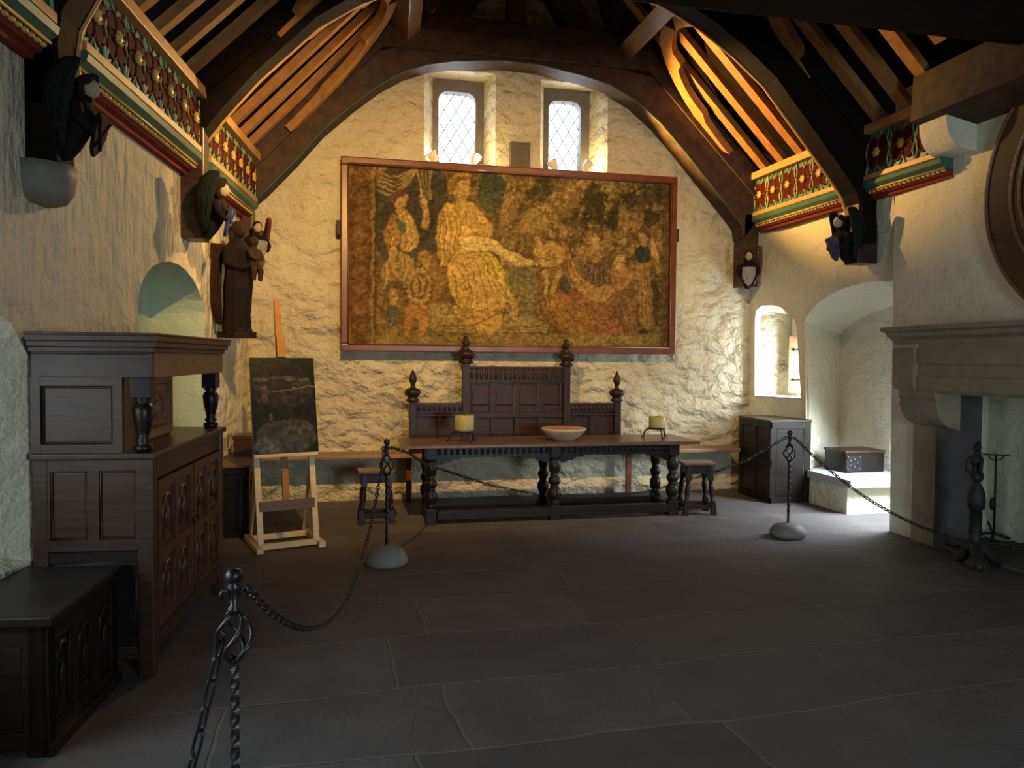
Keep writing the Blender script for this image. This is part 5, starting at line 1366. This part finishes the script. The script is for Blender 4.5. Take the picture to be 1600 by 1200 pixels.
bm = BM(); prism(bm, [(5.08, 5.70), (5.10, 5.70), (5.36, 5.66), (5.46, 5.70), (5.46, 5.60), (5.13, 5.62)], 'z', 0.0, 1.40); part(root, 'inner_jamb', bm, 'dark_shaded_stone')  # darker than the jamb: shade on the inner face put into its colour
bm = BM(); box(bm, 5.12, 5.88, 3.5, 5.66, 0.0, 0.035, bev=0.01); part(root, 'hearth_slab', bm, 'dark_shaded_stone')

# andirons and bars
root = thing('figure_andiron', 'tall black andiron with a carved figure head standing before the hearth', 'andiron', (4.92, 5.08, 0), 0.35)
bm = BM()
for a, L in ((-2.5, 0.20), (-0.6, 0.20), (1.57, 0.12)):
    tube(bm, [(0, 0, 0.17), (0.06 * math.cos(a), 0.06 * math.sin(a), 0.15), (L * 0.75 * math.cos(a), L * 0.75 * math.sin(a), 0.06), (L * math.cos(a), L * math.sin(a), 0.025)], [0.05, 0.05, 0.035, 0.025], 8)
obj('tripod_foot', bm, 'iron_rough', root)
bm = BM(); lathe(bm, [(0.055, 0.12), (0.05, 0.18), (0.045, 0.25), (0.045, 0.47), (0.062, 0.475), (0.066, 0.54), (0.062, 0.60), (0.045, 0.65), (0.024, 0.68), (0.024, 0.70)], (0, 0, 0), 18); obj('shaft', bm, 'iron_rough', root)
bm = BM()
ell(bm, (0, 0, 0.735), (0.058, 0.052, 0.05)); ell(bm, (-0.005, 0, 0.80), (0.038, 0.038, 0.06)); ell(bm, (-0.01, 0, 0.86), (0.046, 0.05, 0.06)); ell(bm, (0.0, 0, 0.93), (0.026, 0.026, 0.04))
ell(bm, (-0.01, 0, 0.97), (0.038, 0.032, 0.036)); ell(bm, (-0.05, 0.0, 0.96), (0.025, 0.02, 0.018)); ell(bm, (0.02, 0, 0.995), (0.018, 0.016, 0.022)); ell(bm, (-0.02, 0, 1.0), (0.014, 0.014, 0.018))
for s in (-1, 1): tube(bm, [(-0.02, s * 0.045, 0.89), (-0.06, s * 0.06, 0.84), (-0.05, s * 0.05, 0.78), (-0.02, s * 0.03, 0.75)], 0.016, 7)
remesh(obj('carved_figure', bm, 'iron_rough', root), 0.009)
bm = BM(); tube(bm, [(0.0, 0.02, 0.10), (0.30, 0.04, 0.10), (0.75, 0.05, 0.09)], 0.022, 8); tube(bm, [(0.73, 0.05, 0.1), (0.73, 0.05, 0.0)], 0.02, 8); obj('billet_bar', bm, 'iron_rough', root)
root = thing('fire_fork', 'thin iron spit stand with a cup-shaped crossbar top by the hearth back', 'fire iron', (5.74, 5.72, 0.0), -0.6)
bm = BM(); tube(bm, [(0, 0, 0.05), (0, 0, 0.81)], 0.010, 8); obj('rod', bm, 'iron_rough', root)
bm = BM(); tube(bm, [(-0.10, 0, 0.81), (0.10, 0, 0.81)], 0.007, 6); tube(bm, [(-0.06, 0, 0.81), (-0.045, 0, 0.775), (0, 0, 0.755), (0.045, 0, 0.775), (0.06, 0, 0.81)], 0.006, 6); obj('cross_bar', bm, 'iron_rough', root)
bm = BM(); ell(bm, (-0.02, 0, 0.36), (0.022, 0.022, 0.06)); tube(bm, [(-0.05, 0, 0.2), (-0.02, 0, 0.12), (0, 0, 0.06)], 0.012, 6); obj('bracket', bm, 'iron_rough', root)
bm = BM()
for a in (0.4, 2.5, 4.4): tube(bm, [(0, 0, 0.10), (0.08 * math.cos(a), 0.08 * math.sin(a), 0.075), (0.14 * math.cos(a), 0.14 * math.sin(a), 0.045)], 0.014, 6)
obj('foot', bm, 'iron_rough', root)

# ------------------------------------------------------------------ great round shield on the breast
SCY, SCZ, SR = 4.15, 2.97, 1.09
root = thing('round_wall_shield', 'huge dark round painted board hung on the chimney breast at the right edge', 'wall shield', (5.09, SCY, SCZ))
def turnx(bm):
    M = Matrix.Rotation(-PI / 2, 4, 'Y')
    for v in bm.verts: v.co = M @ v.co
    return bm
bm = BM(); lathe(bm, [(SR, -0.03), (SR, 0.02), (SR - 0.01, 0.035), (SR - 0.03, 0.035), (SR - 0.05, 0.03), (0.01, 0.028)], (0, 0, 0), 72); obj('board', turnx(bm), 'oak_dark', root)
for rr in (SR - 0.03, SR - 0.26, SR - 0.34):
    bm = BM(); tube(bm, [(rr * math.cos(a), rr * math.sin(a), 0.034) for a in np.linspace(0, 2 * PI, 73)[:-1]], 0.014, 6, True); obj('ring_moulding', turnx(bm), 'oak_brown', root)
for s in (-1, 1):
    bm = BM()
    tube(bm, [(s * 0.12, -0.5, 0.03), (s * 0.36, -0.2, 0.04), (s * 0.50, 0.2, 0.04), (s * 0.42, 0.46, 0.035)], [0.03, 0.06, 0.05, 0.02], 8)
    tube(bm, [(s * 0.42, 0.46, 0.035), (s * 0.58, 0.34, 0.03), (s * 0.62, 0.0, 0.03), (s * 0.50, -0.36, 0.03)], [0.02, 0.035, 0.04, 0.02], 8)
    obj('painted_scroll', turnx(bm), 'red_paint', root)
bm = BM(); prism(bm, [(-0.24, 0.34), (0.24, 0.34), (0.24, -0.02), (0.14, -0.26), (0, -0.36), (-0.14, -0.26), (-0.24, -0.02)], 'z', 0.028, 0.045); obj('painted_escutcheon', turnx(bm), 'robe_brown', root)

# ------------------------------------------------------------------ carved angels at the truss feet
def angel(loc, rz, sc, lab, wing='wing_green', shield='shield_blue', robe='robe_paint', grp='carved angels at the truss feet'):
    r = thing('carved_angel', lab, 'carved angel', loc, rz, grp); r.scale = (sc, sc, sc)
    bm = BM()                                   # half figure leaning out from the post
    pts = [(0.02, 0, 0.0), (0.05, 0, 0.08), (0.085, 0, 0.18), (0.12, 0, 0.28), (0.13, 0, 0.33)]
    tube(bm, pts, [0.035, 0.065, 0.085, 0.095, 0.05], 14)
    ell(bm, (0.12, 0, 0.30), (0.07, 0.12, 0.05))
    tube(bm, [(0.14, 0, 0.32), (0.155, 0, 0.385)], 0.032, 10)
    for s in (-1, 1):
        tube(bm, [(0.12, s * 0.105, 0.30), (0.15, s * 0.135, 0.22), (0.20, s * 0.10, 0.16), (0.215, s * 0.06, 0.17)], [0.038, 0.034, 0.027, 0.02], 10)
    remesh(obj('robed_body', bm, robe, r), 0.010)
    bm = BM(); ell(bm, (0.165, 0, 0.43), (0.052, 0.047, 0.063)); ell(bm, (0.216, 0, 0.425), (0.010, 0.009, 0.016)); ell(bm, (0.205, 0, 0.395), (0.012, 0.018, 0.008))
    for s in (-1, 1): ell(bm, (0.205, s * 0.019, 0.44), (0.010, 0.012, 0.006)); ell(bm, (0.16, s * 0.047, 0.43), (0.010, 0.006, 0.016))
    remesh(obj('head', bm, 'skin_paint', r), 0.006)
    bm = BM(); ell(bm, (0.145, 0, 0.455), (0.056, 0.057, 0.056)); ell(bm, (0.125, 0, 0.41), (0.035, 0.058, 0.06)); obj('hair', bm, 'robe_brown', r)
    for s in (-1, 1):
        bm = BM()
        ctr = [(0.03, s * 0.07, 0.05), (0.02, s * 0.12, 0.18), (0.035, s * 0.15, 0.34), (0.075, s * 0.155, 0.47), (0.125, s * 0.145, 0.545), (0.155, s * 0.14, 0.56)]
        wd = [0.02, 0.055, 0.075, 0.065, 0.04, 0.015]
        A_ = []
        for (x, y, z), h_ in zip(ctr, wd): A_.append([bm.verts.new((x + dx * h_, y + dy, z - dx * h_ * 0.4)) for dx, dy in ((-1, 0.012 * s), (0, 0.026 * s), (1, 0.012 * s), (1, -0.012 * s), (0, -0.018 * s), (-1, -0.012 * s))])
        for a, b_ in zip(A_, A_[1:]):
            for q in range(6): f = bm.faces.new((a[q], a[(q + 1) % 6], b_[(q + 1) % 6], b_[q])); f.smooth = True
        bm.faces.new(A_[0]); bm.faces.new(A_[-1])
        # feather ridges
        for k in range(3): tube(bm, [(ctr[i][0] + (k - 1) * 0.5 * wd[i], ctr[i][1] + s * 0.022, ctr[i][2]) for i in range(1, 5)], 0.008, 5)
        obj('wing', bm, wing, r)
    bm = BM()
    M = Matrix.Translation((0.215, 0, 0.16)) @ Matrix.Rotation(0.28, 4, 'Y')
    prism(bm, [(-0.085, 0.11), (0, 0.12), (0.085, 0.11), (0.085, 0.0), (0.05, -0.10), (0, -0.145), (-0.05, -0.10), (-0.085, 0.0)], 'x', -0.012, 0.012, M)
    tube(bm, [M @ Vector((0.014, -0.085, 0.09)), M @ Vector((0.014, 0.05, -0.09))], 0.008, 6); tube(bm, [M @ Vector((0.014, 0.085, 0.09)), M @ Vector((0.014, -0.05, -0.09))], 0.008, 6)
    obj('shield', bm, shield, r)
    return r
angel((-1.15, 6.52, 2.60), -0.05, 0.92, 'dark winged angel on the left truss foot, between the frieze and the arched recess', 'wing_green', 'shield_blue')
angel((4.905, 6.68, 2.62), PI + 0.05, 0.95, 'pale-faced dark winged angel with a blue shield on the right truss foot', 'wing_green', 'shield_blue')
angel((-1.45, 4.32, 2.66), -0.05, 0.85, 'black winged angel in shadow on the near left truss foot', 'wing_green', 'robe_paint')
angel((4.78, 8.46, 2.53), -PI / 2 - 0.45, 0.88, 'red-winged angel with a grey shield in the right back corner', 'wing_red', 'shield_grey')
angel((-1.00, 8.46, 2.62), -PI / 2 + 0.45, 0.88, 'red-winged angel half hidden behind the standing statue', 'wing_red', 'shield_grey')

# ------------------------------------------------------------------ standing winged statue in the left back corner
r = thing('winged_statue', 'dark carved standing figure with brown wings holding a small child high in the left corner', 'statue', (-1.03, 7.45, 1.868), -0.75); r.scale = (0.96, 0.96, 0.96)
bm = BM()
rings = [(0.0, 0.115, 0.10, 0.0), (0.06, 0.12, 0.105, 0.0), (0.25, 0.105, 0.095, 0.0), (0.45, 0.11, 0.10, 0.01), (0.60, 0.10, 0.09, 0.015), (0.70, 0.115, 0.095, 0.02), (0.80, 0.125, 0.085, 0.02), (0.86, 0.09, 0.06, 0.02), (0.90, 0.04, 0.04, 0.025)]
R0 = []
for z, ry, rx, cx in rings:
    ry, rx = ry * 1.2, rx * 1.15
    R0.append([bm.verts.new((cx + rx * math.cos(a) * (1 + 0.06 * math.sin(7 * a)), ry * math.sin(a) * (1 + 0.06 * math.sin(7 * a)), z)) for a in np.linspace(0, 2 * PI, 29)[:-1]])
for a, b_ in zip(R0, R0[1:]):
    for q in range(28): bm.faces.new((a[q], a[(q + 1) % 28], b_[(q + 1) % 28], b_[q]))
bm.faces.new(R0[0]); bm.faces.new(R0[-1])
tube(bm, [(0.02, 0, 0.86), (0.03, 0, 0.95)], 0.04, 10)
for s in (-1, 1):
    tube(bm, [(0.02, s * 0.115, 0.80), (0.05, s * 0.15, 0.66), (0.13, s * 0.09 + 0.05, 0.62), (0.17, 0.06 + s * 0.03, 0.66)], [0.05, 0.045, 0.036, 0.026], 10)
remesh(obj('robed_body', bm, 'robe_paint', r), 0.014)
bm = BM(); ell(bm, (0.045, 0, 0.985), (0.062, 0.056, 0.076)); ell(bm, (0.106, 0, 0.98), (0.012, 0.010, 0.018)); ell(bm, (0.093, 0, 0.945), (0.014, 0.02, 0.01))
for s in (-1, 1): ell(bm, (0.093, s * 0.022, 0.998), (0.012, 0.014, 0.008))
remesh(obj('head', bm, 'robe_brown', r), 0.008)
bm = BM(); ell(bm, (0.02, 0, 1.01), (0.07, 0.068, 0.07)); ell(bm, (-0.015, 0, 0.94), (0.05, 0.075, 0.10)); obj('hair', bm, 'robe_brown', r)
for s in (-1, 1):
    bm = BM()
    ctr = [(-0.05, s * 0.07, 0.84), (-0.09, s * 0.14, 0.83), (-0.11, s * 0.185, 0.68), (-0.10, s * 0.19, 0.45), (-0.08, s * 0.175, 0.25), (-0.06, s * 0.16, 0.08)]
    wd = [0.04, 0.08, 0.10, 0.085, 0.06, 0.02]; A_ = []
    for (x, y, z), h_ in zip(ctr, wd): A_.append([bm.verts.new((x + 0.02 * e, y + dy * h_, z + 0.25 * h_ * dy * s)) for dy, e in ((-1, 0.5), (0, 1), (1, 0.5), (1, -0.5), (0, -1), (-1, -0.5))])
    for a, b_ in zip(A_, A_[1:]):
        for q in range(6): f = bm.faces.new((a[q], a[(q + 1) % 6], b_[(q + 1) % 6], b_[q])); f.smooth = True
    bm.faces.new(A_[0]); bm.faces.new(A_[-1])
    for k in range(4): tube(bm, [(ctr[i][0] + 0.02, ctr[i][1] + (k - 1.5) * 0.45 * wd[i], ctr[i][2]) for i in range(1, 6)], 0.011, 5)
    obj('wing', bm, 'wing_brown', r)
bm = BM()
ell(bm, (0.17, 0.06, 0.74), (0.062, 0.062, 0.10)); ell(bm, (0.18, 0.06, 0.88), (0.046, 0.043, 0.054)); tube(bm, [(0.18, 0.06, 0.80), (0.18, 0.06, 0.86)], 0.025, 8)
for s in (-1, 1):
    tube(bm, [(0.19, 0.06 + s * 0.03, 0.66), (0.23, 0.06 + s * 0.04, 0.60), (0.22, 0.06 + s * 0.04, 0.50)], [0.036, 0.03, 0.022], 8); tube(bm, [(0.18, 0.06 + s * 0.055, 0.80), (0.22, 0.06 + s * 0.07, 0.73), (0.25, 0.06 + s * 0.03, 0.70)], [0.024, 0.02, 0.016], 8)
remesh(obj('carried_child', bm, 'wing_brown', r), 0.010)
bm = BM(); prism(bm, [(-0.12, -0.13), (0.13, -0.13), (0.17, 0.0), (0.13, 0.13), (-0.12, 0.13)], 'z', -0.05, 0.01); ell(bm, (0.11, 0.05, 0.02), (0.05, 0.03, 0.025)); ell(bm, (0.11, -0.05, 0.02), (0.05, 0.03, 0.025)); obj('foot_block', bm, 'robe_brown', r)
